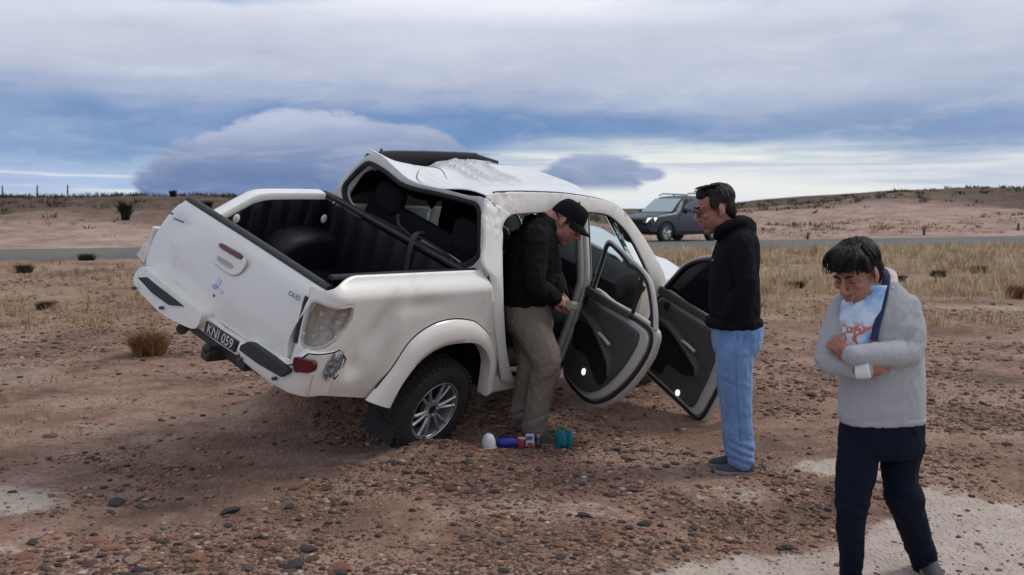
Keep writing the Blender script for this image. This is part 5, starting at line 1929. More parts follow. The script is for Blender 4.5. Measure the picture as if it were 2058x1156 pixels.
# -- young man in the grey sweater walking towards the camera
def boy():
    D = 4.42
    gx = at(1765, 1000, D)[0]
    root = empty('person', (gx, D, g1(gx, D)))
    tag(root, 'person in grey sweater with arms crossed walking towards the camera with his head bowed', 'person')
    off = np.array(root.location)
    p = lambda u, v, d=0.0: at(u, v, D + d) - off
    k = D / FPX
    bx = np.array([.985, .17, 0])
    by = np.array([-.17, .985, 0])
    secs = [(p(1773, 845), bx, 81 * k, by, .118), (p(1773, 832), bx, 86 * k, by, .125), (p(1772, 790), bx, 86 * k, by, .128), (p(1772, 735), bx, 85 * k, by, .126), (p(1770, 680), bx, 81 * k, by, .125), (p(1768, 635), bx, 78 * k, by, .122), (p(1767, 602), bx, 66 * k, by, .102), (p(1766, 582), bx, 48 * k, by, .085), (p(1762, 566), bx, 36 * k, by, .075)]
    sw = torso(secs, pw=.85)
    Rsh, Rel, Rwr = p(1697, 618, -.01), p(1664, 724, -.09), p(1734, 745, -.205)
    Lsh, Lel, Lwr = p(1821, 618, -.01), p(1822, 708, -.10), p(1712, 714, -.235)
    sw.limb([Rsh, (Rsh + Rel) / 2 + (-.012, 0, 0), Rel, (Rel + Rwr) / 2, Rwr], [.060, .055, .051, .046, .040])
    sw.limb([Lsh, (Lsh + Lel) / 2 + (.015, 0, 0), Lel, (Lel + Lwr) / 2 + (0, -.01, 0), Lwr], [.060, .062, .057, .050, .041])

    def folds(V, N):
        w = np.exp(-((V - (Rel)) ** 2).sum(1) / .012) + np.exp(-((V - (Lel)) ** 2).sum(1) / .016) + .7 * np.exp(-((V - (Lsh * .5 + Lel * .5)) ** 2).sum(1) / .01)
        hm = sst(V[:, 2], p(0, 800)[2], p(0, 835)[2])
        return V + N * (w * .015 * np.abs(vn(np.stack([(V[:, 0] + V[:, 2]) * 6, V[:, 1] * 8, (V[:, 2] - V[:, 0]) * 22], 1))) + hm * .009 * np.abs(vn(V @ np.diag([5, 5, 22]))))[:, None]
    cloth('sweater', sw, GREYS, root, .007, .0042, 9, 77, (1, 1, .8), extra=folds)
    # hem rib
    hem = torso([(p(1773, 849), bx, 84 * k, by, .122), (p(1773, 843), bx, 88 * k, by, .128), (p(1773, 834), bx, 86 * k, by, .126)])
    cloth('hem_rib', hem, GREYS, root, .006, .001, 20, 4, sm=2)
    legs = MB()
    hips = torso([(p(1773, 830), bx, 78 * k, by, .112), (p(1772, 862), bx, 83 * k, by, .122), (p(1770, 895), bx, 82 * k, by, .122), (p(1766, 915), bx, 72 * k, by, .11)])
    legs.add(np.concatenate(hips.v), hips.f)
    legs.limb([p(1728, 890, -.02), p(1722, 940, -.06), p(1714, 1000, -.10), p(1709, 1058, -.10), p(1711, 1110, -.07), p(1709, 1165, -.02)], [.094, .085, .068, .057, .050, .042])
    legs.limb([p(1816, 890, .02), p(1808, 945, .03), p(1820, 1010, .00), p(1838, 1065, .06), p(1852, 1112, .14), p(1862, 1158, .2)], [.090, .077, .071, .063, .054, .045])

    def kn(V, N):
        h_ = V[:, 2]
        w = np.exp(-((h_ - .42) / .09) ** 2) + sst(h_, .22, .05) + .5 * np.exp(-((h_ - .78) / .07) ** 2)
        return V + N * (w * .016 * np.abs(vn(np.stack([V[:, 0] * 7 + 5, V[:, 1] * 7, h_ * 22 + V[:, 0] * 8], 1))))[:, None]
    je = cloth('jeans', legs, NAVY, root, .007, .006, 12, 15, (1, 1, .7), extra=kn)
    z0 = -.012
    a_ = p(1709, 1165, -.02)
    shoe('shoe', (a_[0] + .01, a_[1] + .07, g1(gx - .1, D) - off[2] - .012), (a_[0] - .04, a_[1] - .18, g1(gx - .1, D - .15) - off[2] - .012), .10, .08, SHOEG, root)
    a_ = p(1862, 1158, .2)
    shoe('shoe', (a_[0], a_[1] + .06, g1(gx + .2, D + .25) - off[2] + .03), (a_[0] - .03, a_[1] - .19, g1(gx + .2, D) - off[2] - .012), .10, .08, SHOEG, root)
    s_ = 1.08
    M = frame((-.70, -.58, -.42), (-.24, -.18, .9))
    hc = p(1722, 552, -.10)
    hf = local(M, hc, s_)
    core = torso([(c_, a_, ra * .82, b_, rb * .80) for c_, a_, ra, b_, rb in secs])
    core.limb([p(1728, 890, -.02), p(1710, 1056, -.10), p(1709, 1160, -.02)], [.058, .042, .030])
    core.limb([p(1806, 890, .02), p(1838, 1065, .06), p(1861, 1155, .2)], [.052, .042, .030])
    for a_, b_, c_ in ((Rsh, Rel, Rwr), (Lsh, Lel, Lwr)):
        core.limb([a_, b_, c_], [.048, .042, .030])
    core.limb([p(1762, 590), p(1752, 570, -.02), p(1735, 560, -.04)], [.07, .058, .055])
    h1 = placed(HANDS[(.8, False)], frame((.95, .10, .16), (.1, -.96, .1)), p(1738, 741, -.205), .9)
    h2 = placed(HANDS[(.8, True)], frame((-.55, .70, .45), (-.55, -.7, .2)), p(1704, 708, -.225), .85)
    lean_body(core, (HEADV, HEADF), (h1, h2), (.30, .135, .092), .06, 'body', root, M, hc, s_)
    brows(hf, s_, HAIR, root)
    st = []
    for i in range(130):
        x = random.uniform(-.075, .075)
        st.append(((x * .6, .02 + random.uniform(-.04, .03), .138), (x * .95, .085 + random.uniform(-.01, .01), .112 + random.uniform(-.01, .01)), (x * .95 + .026 + random.uniform(-.012, .012), .106 + random.uniform(-.008, .006) - abs(x + .026) * .40, .062 - x * .32 + random.uniform(-.014, .020)), .0065))
    for i in range(50):
        q = random.uniform(-2.6, 2.6)
        st.append(((math.sin(q) * .04, -.02 - math.cos(q) * -.03, .140), (math.sin(q) * .088, -.02 + math.cos(q) * .095, .085), (math.sin(q) * .092, -.02 + math.cos(q) * .100, .045 + random.uniform(-.015, .015)), .008))
    hair_mesh('hair', [((0, -.025, .060), (.086, .104, .086)), ((0, .045, .100), (.074, .058, .040)), ((0, .078, .078), (.060, .026, .026)), ((0, -.062, .0), (.078, .058, .085)), ((.074, .014, .058), (.015, .036, .036)), ((-.074, .014, .058), (.015, .036, .036))],
              hf, M, s_, HAIR, root, .008, strands=st)
    # printed T-shirt front, white cuff, scarf collar
    shm = bpy.data.materials.new('printed_cotton')
    shm.use_nodes = True
    t = NT(shm.node_tree)
    b = shm.node_tree.nodes['Principled BSDF']
    b.inputs['Roughness'].default_value = .85
    oc = t.n('ShaderNodeTexCoord').outputs['Object']
    spx = t.n('ShaderNodeSeparateXYZ')
    t.l(oc, spx.inputs[0])
    f1 = t.noise(oc, 7, 3, .5)
    cA = t.mix(t.smooth(f1, .42, .6), (.62, .70, .80, 1), (.22, .42, .72, 1))
    wv_ = t.n('ShaderNodeTexNoise')
    t.l(oc, wv_.inputs['Vector'])
    wv_.inputs['Scale'].default_value = 17
    wv_.inputs['Detail'].default_value = 2
    ln = t.m('ABSOLUTE', t.m('SUBTRACT', wv_.outputs['Fac'], .5))
    low = t.smooth(spx.outputs[2], p(0, 640)[2] + .02, p(0, 655)[2])
    cA = t.mix(t.m('MULTIPLY', t.smooth(ln, .065, .03), low), cA, (.55, .16, .08, 1))
    t.l(cA, b.inputs['Base Color'])

    def front(pts, dd, n_=14):
        """cloth laid over the chest: rows of (left px, right px, y px)"""
        G = []
        for v, u0, u1 in pts:
            row = []
            for w in np.linspace(0, 1, n_):
                u = u0 + (u1 - u0) * w
                # chest ellipse at this height
                q = (u - 1768) / 84
                base_ = p(u, v)
                dep = -.125 * math.sqrt(max(0, 1 - min(1, abs(q)) ** 2)) + .17 * q * .2
                row.append(at(u, v, D + dep - dd + (0.004 * math.sin(w * 19 + v * .2))) - off)
            G.append(row)
        return np.array(G)
    MB().grid(front([(v, np.interp(v, [572, 590, 606, 650, 704], [1744, 1716, 1691, 1686, 1690]), np.interp(v, [572, 590, 606, 650, 704], [1783, 1778, 1774, 1764, 1755])) for v in np.linspace(574, 704, 18)], .014)).build('shirt_front', shm, root, smooth=True, solid=.006)
    MB().tube(cr([p(1776, 542, .0), p(1782, 556, -.07), p(1778, 590, -.115), p(1770, 625, -.135), p(1762, 655, -.150), p(1757, 684, -.165)], 5), [.016] * 26, 8, flat=.5).build('scarf_edge', mat('navy_cloth', (.012, .020, .075), .85), root, smooth=True)
    MB().tube(cr([p(1770, 545, .09), p(1786, 548, .05), p(1795, 562, -.01), p(1790, 580, -.075)], 5), [.016, .022, .026, .028, .028, .028, .028, .026, .026, .024, .022, .02, .02, .018, .016, .014], 8, flat=.7).build('collar', mat('pale_pink_cloth', (.60, .46, .44), .85, var=.2, vscale=25), root, smooth=True)
    MB().tube([p(1722, 744, -.212), p(1735, 744, -.226), p(1748, 743, -.238)], [.037, .036, .034], 16).build('white_cuff', mat('white_cotton', (.70, .70, .72), .85, bump=.2), root, smooth=True)


boy()

# ------------------------------------------------------------------ things dropped on the ground by the door
def ground_at(u, v):
    """where the line of sight of a photograph point meets the terrain"""
    d = ray(u, v)
    lo = 3.0
    for s in np.linspace(3.0, 120, 1200):
        q = d * (s / d[1])
        if CAMZ + q[2] < g1(q[0], q[1]):
            return np.array([q[0], q[1], g1(q[0], q[1])])
    return np.array([d[0] * 60, 60, 0])


def litter():
    px_ = 6.6 / FPX
    P = ground_at(982, 902)
    r = empty('cup', P)
    tag(r, 'white rounded plastic cup standing on a flat pale lid beside the blue pouch', 'cup')
    wm = mat('white_plastic', (.62, .60, .60), .4, dirt=.2)
    MB().lathe([(.012, .046), (.03, .048), (.06, .044), (.085, .032), (.098, .012)], (0, 0, 0), 'z', 24).build('cup_shell', wm, r, smooth=True)
    MB().lathe([(0, .055), (.008, .058), (.013, .050)], (.0, -.01, 0), 'z', 24).build('lid', mat('clear_grey_plastic', (.34, .35, .37), .3), r, smooth=True)
    MB().tube([(-.03, -.02, .006), (-.085, -.03, .004)], .006, 6).build('handle', wm, r)
    P = ground_at(1019, 902)
    r = empty('pouch', P)
    tag(r, 'bright blue soft zipped pouch lying beside the white cup', 'pouch')
    bm_ = mat('blue_nylon', (.018, .040, .36), .5, bump=.4, bscale=60)
    L = []
    for x, s in ((-.072, .55), (-.06, .9), (-.02, 1.0), (.03, .95), (.066, .8), (.078, .5)):
        a_ = np.arange(18) * 2 * math.pi / 18
        L.append(np.stack([np.full(18, x), np.cos(a_) * .038 * s, .038 + np.sin(a_) * .036 * s + .004 * np.sin(x * 60)], 1))
    MB().rings(L).build('pouch_body', bm_, r, smooth=True, ang=70)
    MB().tube([(-.06, -.012, .073), (0, -.014, .076), (.062, -.012, .070)], .004, 6).build('zip', DARKTRIM, r)
    P = ground_at(1047, 905)
    r = empty('can', P)
    tag(r, 'dark red tin leaning on the blue pouch', 'can')
    MB().lathe([(-.001, .030), (.004, .034), (.062, .034), (.068, .030)], (0, 0, 0), 'z', 24).build('can_body', mat('red_tin', (.20, .016, .016), .35, var=.1), r, smooth=True)
    MB().lathe([(.066, .029), (.072, .026), (.074, .008)], (.006, 0, 0), 'z', 18).build('can_lid', mat('pale_pink_lid', (.55, .42, .38), .5), r, smooth=True)
    P = ground_at(1065, 905)
    r = empty('packet', P)
    tag(r, 'small white and blue packet with a red front behind the red tin', 'packet')
    MB().box((0, .02, .05), (.058, .035, .085), Matrix.Rotation(-.2, 3, 'X')).build('packet_body', mat('packet_white', (.48, .50, .56), .45, var=.1), r, bev=.004)
    MB().box((.002, -.008, .022), (.036, .012, .032)).build('red_label', mat('packet_red', (.30, .05, .06), .45), r, bev=.002)
    MB().box((-.004, -.001, .070), (.040, .012, .022), Matrix.Rotation(-.2, 3, 'X')).build('blue_label', mat('packet_blue', (.03, .05, .18), .45), r, bev=.002)
    P = ground_at(1082, 904)
    r = MB().lathe([(0, .020), (.05, .021), (.062, .012), (.078, .011)], (0, 0, 0), 'z', 16).build('bottle', mat('dark_bottle', (.03, .022, .026), .3), None, smooth=True)
    r.location = P
    tag(r, 'small dark bottle between the white packet and the turquoise pouch', 'bottle')
    MB().lathe([(.076, .013), (.094, .013)], (0, 0, 0), 'z', 14).build('bottle_cap', mat('grey_cap', (.30, .28, .28), .4), r, smooth=True)
    P = ground_at(1133, 905)
    r = empty('toilet_bag', P)
    tag(r, 'turquoise toilet bag standing open beside the shoe', 'bag')
    tm = mat('turquoise_nylon', (.010, .17, .23), .45, bump=.4, bscale=70, var=.15)
    for s, dx, sc_, tl_ in ((-1, -.022, 1.0, -.10), (1, .026, .92, .12)):
        L = []
        for z, hw, th in ((0, .8, .016), (.03, 1.0, .024), (.08, 1.0, .020), (.115, .85, .012), (.128, .6, .006)):
            a_ = np.arange(18) * 2 * math.pi / 18
            L.append(np.stack([dx + z * tl_ + np.cos(a_) * th, np.sin(a_) * .055 * hw * sc_, np.full(18, z * sc_)], 1))
        mb = MB().rings(L)
        M_ = Matrix.Rotation(.5, 4, 'Z')
        o = mb.build('bag_half', tm, r, smooth=True, ang=70)
        o.rotation_euler = (0, 0, .7)
    MB().tube([(-.02, -.05, .03), (0, -.058, .012), (.024, -.05, .03)], .006, 6).build('zip', DARKTRIM, r)


litter()

P = at(1149, 613, 6.74)
o = MB().box((0, 0, 0), (.085, .022, .046), Matrix.Rotation(.25, 3, 'Y')).build('carton', mat('pale_green_card', (.20, .27, .14), .6, var=.2, vscale=30), None, bev=.003)
o.location = P
tag(o, 'small pale green and white carton held in the hands of the person in the cap', 'carton')
MB().box((.016, -.004, .012), (.030, .020, .018), Matrix.Rotation(.25, 3, 'Y')).build('white_panel', mat('card_white', (.5, .52, .48), .6), o)

# ------------------------------------------------------------------ stones
STONEM = {}
for nm, c1_, c2_ in (('dark_slate', (.035, .035, .042), (.075, .068, .068)), ('dark_brown', (.070, .050, .042), (.125, .085, .068)), ('rust_red', (.20, .09, .058), (.32, .155, .10)), ('tan', (.22, .145, .105), (.34, .25, .19))):
    m = bpy.data.materials.new('stone_' + nm)
    m.use_nodes = True
    t = NT(m.node_tree)
    b = m.node_tree.nodes['Principled BSDF']
    b.inputs['Roughness'].default_value = .85
    b.inputs['Specular IOR Level'].default_value = .25
    oc = t.n('ShaderNodeTexCoord').outputs['Object']
    oi = t.n('ShaderNodeObjectInfo').outputs['Random']
    f = t.m('ADD', t.m('MULTIPLY', oi, .6), t.m('MULTIPLY', t.noise(oc, 3, 5, .65), .5))
    cc_ = t.mix(f, (*c1_, 1), (*c2_, 1))
    cc_ = t.mix(t.m('MULTIPLY', t.smooth(t.noise(oc, 5, 6, .7), .52, .7), .5), cc_, (.28, .19, .14, 1))
    t.l(cc_, b.inputs['Base Color'])
    bn = t.n('ShaderNodeBump')
    bn.inputs['Strength'].default_value = .5
    bn.inputs['Distance'].default_value = .1
    t.l(t.noise(oc, 6, 5, .7), bn.inputs['Height'])
    t.l(bn.outputs[0], b.inputs['Normal'])
    STONEM[nm] = m


def ico(sub):
    bm = bmesh.new()
    bmesh.ops.create_icosphere(bm, subdivisions=sub, radius=1)
    bm.verts.ensure_lookup_table()
    V = np.array([v.co[:] for v in bm.verts])
    F = [tuple(v.index for v in f.verts) for f in bm.faces]
    bm.free()
    return V, F


ICO2, ICO1 = ico(2), ico(1)


def stone_mesh(seed, VF, flat, rough=.35):
    V = VF[0].copy()
    V = V * (1 + rough * fbm(V * 1.1 + seed * 7.3, 3)[:, None] + .12 * fbm(V * 2.7 + seed * 3.1, 2)[:, None])
    # break off a few flat faces
    r2 = np.random.default_rng(seed)
    for _ in range(5):
        n = r2.normal(size=3)
        n /= np.linalg.norm(n)
        h = r2.uniform(.55, .8)
        d = V @ n
        V = V - np.outer(np.maximum(d - h, 0) * .9, n)
    return V * [1, r2.uniform(.65, .95), flat]


def density(x, y):
    n = fbm(np.stack([x, y, np.zeros_like(x)], -1) * [.55, .55, 1] + 60, 4)
    n2_ = fbm(np.stack([x, y, np.zeros_like(x)], -1) * [1.9, 1.9, 1] + 90, 3)
    return np.clip(.52 + 2.1 * n + 1.3 * n2_, .06, 1.0) * (1 - .93 * np.clip(sandmask(x, y) * 1.6, 0, 1)) * (1 - .75 * grassmask(x, y))


def scatter(n, y0, y1, power, seed):
    r2 = np.random.default_rng(seed)
    u = r2.uniform(0, 1, n)
    y = (y0 ** (1 - power) + u * (y1 ** (1 - power) - y0 ** (1 - power))) ** (1 / (1 - power))
    x = r2.uniform(-1, 1, n) * (y * .62 + .6)
    keep = r2.uniform(0, 1, n) < density(x, y)
    return x[keep], y[keep]


STMESH = {}
for nm in STONEM:
    for i in range(4):
        me = bpy.data.meshes.new('stone')
        me.from_pydata(stone_mesh(len(STMESH) + 5, ICO2, .32).tolist(), [], ICO2[1])
        me.polygons.foreach_set('use_smooth', np.ones(len(me.polygons), bool))
        me.set_sharp_from_angle(angle=R(35))
        me.materials.append(STONEM[nm])
        STMESH[(nm, i)] = me


SIZES = ((.024, 'small'), (.036, 'medium'), (9, 'large'))


def stone_label(x, y, r, nm):
    u = 1029 + FPX * x / y
    v = HOR + FPX * CAMZ / y
    size = [w for lim, w in SIZES if r < lim][0]
    col_ = {'dark_slate': 'dark slate grey', 'dark_brown': 'dark brown', 'rust_red': 'rust red', 'tan': 'pale tan'}[nm]
    if v < 800:
        pl = 'behind the pickup level' if u > 900 else 'on bare soil left of the pickup bumper'
        if u > 1550:
            pl = 'behind the person in grey sweater'
    elif v < 960:
        pl = 'left of the sunken rear wheel' if u < 720 else 'just in front of the rear wheel' if u < 950 else 'near the dropped small items' if u < 1200 else 'between small items and light jeans' if u < 1400 else 'by the shoes below the light blue jeans' if u < 1620 else 'at the upper edge of the sandy track'
    else:
        row = 'along the bottom edge' if v > 1080 else 'in the foreground'
        pl = row + (' at the far left' if u < 330 else ' below the number plate' if u < 640 else ' below the rear wheel' if u < 930 else ' below the dropped items' if u < 1180 else ' left of the sandy track' if u < 1480 else ' on sandy track left of grey sweater' if u < 1700 else ' on sandy track right of grey sweater')
    return size + ' ' + col_ + ' stone ' + pl


def add_stone(x, y, r, nm, i, label=None):
    o = bpy.data.objects.new('stone', STMESH[(nm, i)])
    COL.objects.link(o)
    o.location = (x, y, g1(x, y) + r * .16)
    o.scale = (r, r, r)
    o.rotation_euler = (random.uniform(-.15, .15), random.uniform(-.15, .15), random.uniform(0, 6.28))
    lb = label or stone_label(x, y, r, nm)
    tag(o, lb, 'stone', None if label else lb.replace(' stone ', ' stones '))


for (u, v, r, nm, lb) in ((463, 1035, .060, 'dark_slate', 'dark slate stone on bare soil in the lower left, larger than those round it'), (1062, 1078, .0, '', ''), (420, 1010, .040, 'tan', 'pale cream stone just left of the large dark slate stone')):
    if r:
        P = ground_at(u, v)
        add_stone(P[0], P[1], r, nm, 0, lb)
x, y = scatter(1500, 4.15, 9.5, 2.3, 5)
_in = np.abs(x) < y * .52
x, y = x[_in], y[_in]
cnt = 0
for a_, b_ in zip(x, y):
    if cnt >= 285:
        break
    if abs(a_ - 1.35) < .3 and abs(b_ - 6.1) < .3:
        continue
    r = .019 + .028 * random.random() ** 2.2 + .018 * (random.random() < .09)
    add_stone(a_, b_, r, random.choices(list(STONEM), (3, 4, 4, 2.4))[0], random.randrange(4))
    cnt += 1


def gravel(name, n, y0, y1, power, rmin, rmax, seed, bases, VF):
    x, y = scatter(n, y0, y1, power, seed)
    m = len(x)
    r2 = np.random.default_rng(seed + 1)
    r = rmin + (rmax - rmin) * r2.uniform(0, 1, m) ** 3.5
    r = r * np.clip(y / 5.0, .8, 3) ** .5
    z = gz(x, y)
    B = np.array([stone_mesh(100 + k, VF, .36) for k in range(bases)])
    kind = r2.integers(0, bases, m)
    th = r2.uniform(0, 6.28, m)
    c_, s_ = np.cos(th), np.sin(th)
    V = B[kind] * r[:, None, None]
    W = np.stack([V[..., 0] * c_[:, None] - V[..., 1] * s_[:, None] + x[:, None], V[..., 0] * s_[:, None] + V[..., 1] * c_[:, None] + y[:, None], V[..., 2] + (z + r * .12)[:, None]], -1)
    nv = B.shape[1]
    F0 = np.array(VF[1])
    F = (F0[None] + (np.arange(m) * nv)[:, None, None]).reshape(-1, 3)
    me = bpy.data.meshes.new(name)
    me.vertices.add(m * nv)
    me.vertices.foreach_set('co', W.ravel())
    me.loops.add(len(F) * 3)
    me.loops.foreach_set('vertex_index', F.ravel().astype(np.int32))
    me.polygons.add(len(F))
    me.polygons.foreach_set('loop_start', (np.arange(len(F)) * 3).astype(np.int32))
    me.polygons.foreach_set('loop_total', np.full(len(F), 3, np.int32))
    me.update()
    me.validate()
    pal = np.array([(.045, .040, .042), (.080, .056, .047), (.12, .074, .058), (.18, .092, .065), (.24, .122, .085), (.28, .17, .125), (.37, .265, .205), (.13, .10, .088), (.45, .38, .33)])
    w_ = np.array([1.6, 3, 4, 5, 5, 5, 2.6, 3, .35])
    ci = r2.choice(len(pal), m, p=w_ / w_.sum())
    C = pal[ci] * r2.uniform(.75, 1.25, (m, 1))
    ca = me.color_attributes.new('Col', 'FLOAT_COLOR', 'POINT')
    ca.data.foreach_set('color', np.repeat(np.concatenate([C, np.ones((m, 1))], 1), nv, axis=0).ravel())
    o = bpy.data.objects.new(name, me)
    COL.objects.link(o)
    me.materials.append(mat('gravel', (.2, .15, .1), .9, attr='Col', bump=.3, bscale=120, spec=.2))
    tag(o, kind='stuff')
    return o


gravel('gravel', 64000, 3.9, 19, 1.40, .008, .030, 21, 24, ICO1)
gravel('gravel', 132000, 3.9, 22, 1.45, .004, .012, 22, 24, ICO1)


# ------------------------------------------------------------------ grass and shrubs
def blades(name, bases, nb, h, w, spread, lean, m, cols, seed, kind=None, parent=None):
    """bases: (k,3) tuft positions"""
    r2 = np.random.default_rng(seed)
    k = len(bases)
    h = np.broadcast_to(np.asarray(h, float), (k,))
    w = np.broadcast_to(np.asarray(w, float), (k,))
    spread = np.broadcast_to(np.asarray(spread, float), (k,))
    N_ = k * nb
    q = r2.uniform(0, 6.28, N_)
    rad = np.sqrt(r2.uniform(0, 1, N_)) * np.repeat(spread, nb)
    b = np.repeat(bases, nb, axis=0) + np.stack([np.cos(q) * rad, np.sin(q) * rad, np.zeros(N_)], 1)
    hh = np.repeat(h, nb) * r2.uniform(.45, 1.1, N_)
    ww = np.repeat(w, nb)
    out = np.stack([np.cos(q), np.sin(q), np.zeros(N_)], 1) * (rad / (np.repeat(spread, nb) + 1e-6))[:, None] * lean + r2.normal(0, .18, (N_, 3)) * [1, 1, 0]
    q2 = r2.uniform(0, 6.28, N_)
    sx = np.stack([np.cos(q2), np.sin(q2), np.zeros(N_)], 1) * ww[:, None]
    mid = b + (out * .35 + [0, 0, .6]) * hh[:, None]
    tip = b + (out + [0, 0, .95]) * hh[:, None]
    V = np.stack([b - sx, b + sx, mid + sx * .7, mid - sx * .7, tip], 1)
    F = []
    for i in range(N_):
        o_ = i * 5
        F.append((o_, o_ + 1, o_ + 2, o_ + 3))
        F.append((o_ + 3, o_ + 2, o_ + 4))
    me = bpy.data.meshes.new(name)
    me.from_pydata(V.reshape(-1, 3).tolist(), [], F)
    cols = np.array(cols)
    C = np.repeat(cols[r2.integers(0, len(cols), k)], nb, axis=0) * r2.uniform(.7, 1.3, (N_, 1))
    ca = me.color_attributes.new('Col', 'FLOAT_COLOR', 'POINT')
    ca.data.foreach_set('color', np.repeat(np.concatenate([C, np.ones((N_, 1))], 1), 5, axis=0).ravel())
    o = bpy.data.objects.new(name, me)
    COL.objects.link(o)
    me.materials.append(m)
    if parent is not None:
        o.parent = parent
    if kind:
        tag(o, kind=kind)
    return o


GRASSM = mat('dry_grass', (.3, .2, .1), .9, attr='Col', spec=.15)
STRAW = [(.58, .465, .30), (.50, .385, .245), (.42, .30, .185), (.64, .53, .37), (.34, .21, .125)]
RUST = [(.26, .125, .055), (.32, .17, .075), (.20, .11, .06)]


def grass():
    r2 = np.random.default_rng(5)
    n = 29000
    y = r2.uniform(8.5, 36, n) ** 1.0
    x = r2.uniform(-1, 1, n) * (y * .78 + .5)
    ok = (y - ROADS * x < RN - .6)
    P = np.stack([x, y, np.zeros(n)], 1)
    nn_ = fbm(P * [.55, .8, 1] + 33, 3)
    dens = grassmask(x, y) * np.clip(.55 + 1.5 * nn_, 0.03, 1) * np.where(x > .5, 1.0, .42)
    ok &= r2.uniform(0, 1, n) < dens
    x, y = x[ok], y[ok]
    z = gz(x, y)
    sc_ = np.clip(y / 14, .7, 1.6)
    lf = x < r2.uniform(-1.5, 2.5, len(x))
    blades('sparse_brown_grass', np.stack([x, y, z], 1)[lf], 9, r2.uniform(.07, .20, lf.sum()), (.0045 * sc_)[lf], r2.uniform(.05, .14, lf.sum()), .5, GRASSM, [(.36, .23, .14), (.30, .18, .105), (.42, .29, .19), (.24, .135, .075)], 16, 'stuff')
    x, y, z, sc_ = x[~lf], y[~lf], z[~lf], sc_[~lf]
    blades('dry_grass', np.stack([x, y, z], 1), 9, r2.uniform(.10, .28, len(x)) * np.where(x > .5, 1.15, .75), .0045 * sc_, r2.uniform(.05, .14, len(x)), .45, GRASSM, STRAW, 6, 'stuff')
    # thin scattered stalks among the stones
    n = 900
    y = r2.uniform(5.2, 9.5, n)
    x = r2.uniform(-1, 1, n) * (y * .55)
    P = np.stack([x, y, np.zeros(n)], 1)
    ok = (fbm(P * [.8, .8, 1] + 71, 3) > .05) & (sandmask(x, y) < .2)
    x, y = x[ok], y[ok]
    blades('dry_stalks', np.stack([x, y, gz(x, y)], 1), 5, r2.uniform(.03, .09, len(x)), .0022, .04, .5, GRASSM, [(.36, .26, .15), (.28, .19, .11)], 8, 'stuff')


grass()


def shrub(name, u, v, wpx, hpx, cols, label, cat, group=None, depth=None, nb=None, lean=.8, bladew=1.0, stems=True):
    P = ground_at(u, v) if depth is None else None
    if P is None:
        q = at(u, v, depth)
        P = np.array([q[0], q[1], g1(q[0], q[1])])
    k = P[1] / FPX
    W, H = wpx * k, hpx * k
    r = empty(name, P)
    tag(r, label, cat, group)
    r2 = np.random.default_rng(int(u * 7 + v))
    n = 26
    a_ = r2.uniform(0, 6.28, n)
    rad = np.sqrt(r2.uniform(0, 1, n)) * W * .33
    B = np.stack([np.cos(a_) * rad, np.sin(a_) * rad, np.zeros(n) - .01], 1)
    blades('foliage', B, nb or 26, H * (1 - .5 * (rad / (W * .5)) ** 2), max(.0035, k * .55) * bladew, W * .12, lean, GRASSM, cols, int(u + v), parent=r)
    if stems:
        mb = MB()
        for i in range(7):
            q = r2.uniform(0, 6.28)
            mb.tube([(0, 0, -.02), (math.cos(q) * W * .1, math.sin(q) * W * .1, H * .3), (math.cos(q) * W * .26, math.sin(q) * W * .26, H * .7)], [k * .8, k * .6, k * .3], 5)
        mb.build('stems', mat('twig', (.07, .05, .038), .9), r)
    return r


GREEN = [(.045, .055, .030), (.030, .040, .022), (.065, .070, .040)]
DKG = [(.028, .032, .022), (.045, .042, .030), (.020, .024, .016)]
shrub('grass_tuft', 303, 712, 76, 62, RUST, 'bushy rust orange grass tuft standing left of the pickup bumper', 'grass tuft', lean=.75, nb=60)
shrub('shrub', 50, 549, 36, 22, GREEN, 'low dark green shrub at the left edge, nearer than the one by the road', 'shrub')
shrub('shrub', 173, 524, 36, 18, GREEN, 'low dark green shrub on the near edge of the road at the left', 'shrub')
shrub('shrub', 1599, 579, 46, 17, DKG, 'low dark shrub in the dry grass between the hoodie and the grey sweater', 'shrub')
shrub('shrub', 1812, 566, 30, 14, DKG, 'dark green shrub in the dry grass just behind the shoulder of the grey sweater', 'shrub')
shrub('shrub', 1886, 556, 34, 16, [(.10, .075, .05), (.07, .055, .04)], 'greyish brown shrub in the dry grass right of the grey sweater', 'shrub')
shrub('shrub', 1966, 549, 34, 18, [(.12, .09, .06), (.08, .06, .042)], 'brownish shrub farther right in the dry grass', 'shrub')
shrub('grass_tuft', 2042, 598, 44, 30, RUST, 'rust coloured grass tuft at the right edge of the grass', 'grass tuft', lean=.75, nb=40)
shrub('shrub', 92, 622, 34, 20, [(.035, .028, .026), (.05, .04, .035)], 'dark dead shrub on the pale ground at the left', 'shrub', lean=1.2)
# brush along the ridge
for u, v, w, h, d, lb in ((252, 424, 17, 46, 46, 'tall dark bush on the left slope against the sky'), (348, 400, 10, 16, 58, 'small bush on the ridge just left of the tailgate'), (417, 418, 16, 26, 50, 'dark bush on the slope behind the left bed rail'), (657, 392, 16, 26, 55, 'dark bush showing between bed rail and cab')):
    shrub('bush', u, v, w, h, DKG, lb, 'bush', depth=d, lean=.5, bladew=1.6, nb=18)


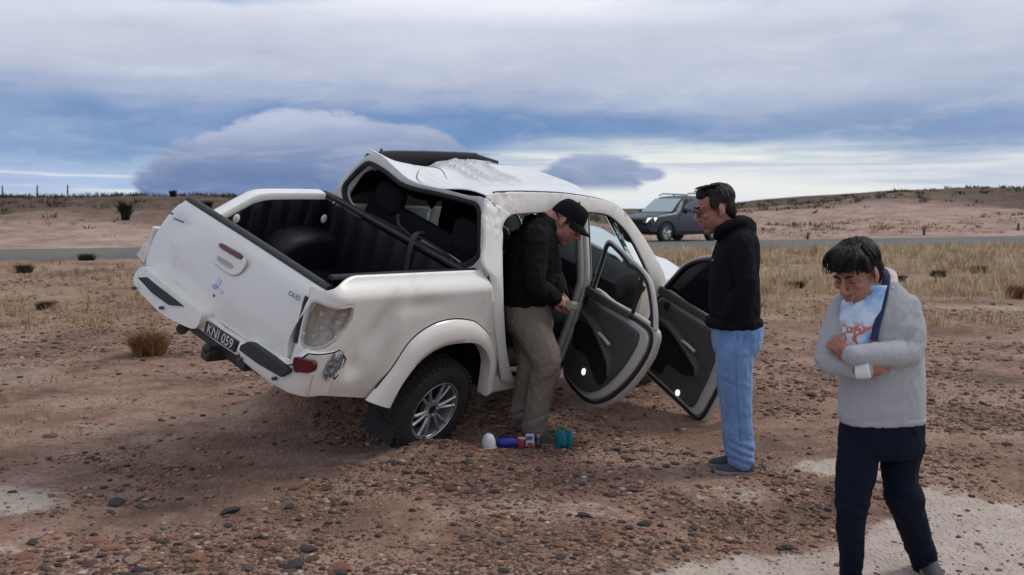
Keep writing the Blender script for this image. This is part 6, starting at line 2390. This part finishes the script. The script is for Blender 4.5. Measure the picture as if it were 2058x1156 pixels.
def scrub_far():
    """low scrub that covers the upper slopes"""
    r2 = np.random.default_rng(77)
    n = 6600
    y = r2.uniform(40, 100, n)
    x = r2.uniform(-1, 1, n) * y * .72
    D = np.interp(1029 + FPX * x / y, [-1000, 700, 1250, 2058, 3000], [64, 66, 120, 92, 92])
    t_ = (y - 34 - ROADS * x) / np.maximum(D - 34 - ROADS * x, 8)
    nn_ = fbm(np.stack([x, y, 0 * x], 1) * [.12, .12, 1] + 8, 3)
    ok = (t_ > .12) & (t_ < 1.03) & (r2.uniform(0, 1, n) < np.clip(sst(t_ + nn_ * .8, .30, .9), .04, 1) * np.where(x / y > .1, .45, 1))
    x, y = x[ok], y[ok]
    blades('scrub', np.stack([x, y, gz(x, y) - .05], 1), 14, r2.uniform(.12, .42, len(x)), y * .0005, r2.uniform(.2, .55, len(x)), .7, GRASSM,
           [(.06, .045, .032), (.09, .065, .045), (.045, .038, .028), (.14, .10, .07)], 12, 'stuff')
    n = 1500
    y = r2.uniform(34, 62, n)
    x = r2.uniform(-1, 1, n) * y * .56
    ok = (y - ROADS * x > 34.5) & (fbm(np.stack([x, y, 0 * x], 1) * [.2, .3, 1] + 50, 3) > .02)
    x, y = x[ok], y[ok]
    blades('roadside_tufts', np.stack([x, y, gz(x, y) - .03], 1), 10, r2.uniform(.08, .22, len(x)), y * .0004, r2.uniform(.1, .35, len(x)), .6, GRASSM,
           [(.30, .20, .13), (.22, .145, .095), (.15, .10, .07), (.34, .25, .17)], 13, 'stuff')


scrub_far()

# ------------------------------------------------------------------ fence posts
WOOD = mat('weathered_wood', (.07, .058, .05), .9, var=.1)


def post(u, v, hpx, depth, wpx, label, group):
    q = at(u, v, depth)
    z = g1(q[0], q[1])
    k = depth / FPX
    mb = MB().tube([(0, 0, -.3), (0, 0, hpx * k * .5), (.02, 0, hpx * k)], [wpx * k / 2, wpx * k / 2, wpx * k / 2 * .8], 6)
    o = mb.build('fence_post', WOOD, None)
    o.location = (q[0], q[1], z)
    tag(o, label, 'post', group)


for u, lb in ((5, 'leftmost thin fence post on the left skyline'), (75, 'second thin fence post from the left on the skyline'), (136, 'third thin fence post from the left on the skyline')):
    post(u, 392, 26, 62, 3, lb, 'fence posts on the left skyline')
for u, v, h, d, lb in ((1623, 480, 17, 35.5, 'short dark post beyond the road, leftmost of the roadside three'), (1857, 472, 15, 41, 'short dark post beyond the road, middle of the roadside three'), (2046, 468, 15, 45, 'short dark post beyond the road, rightmost at the picture edge')):
    post(u, v, h, d, 5, lb, 'short posts along the far road edge')
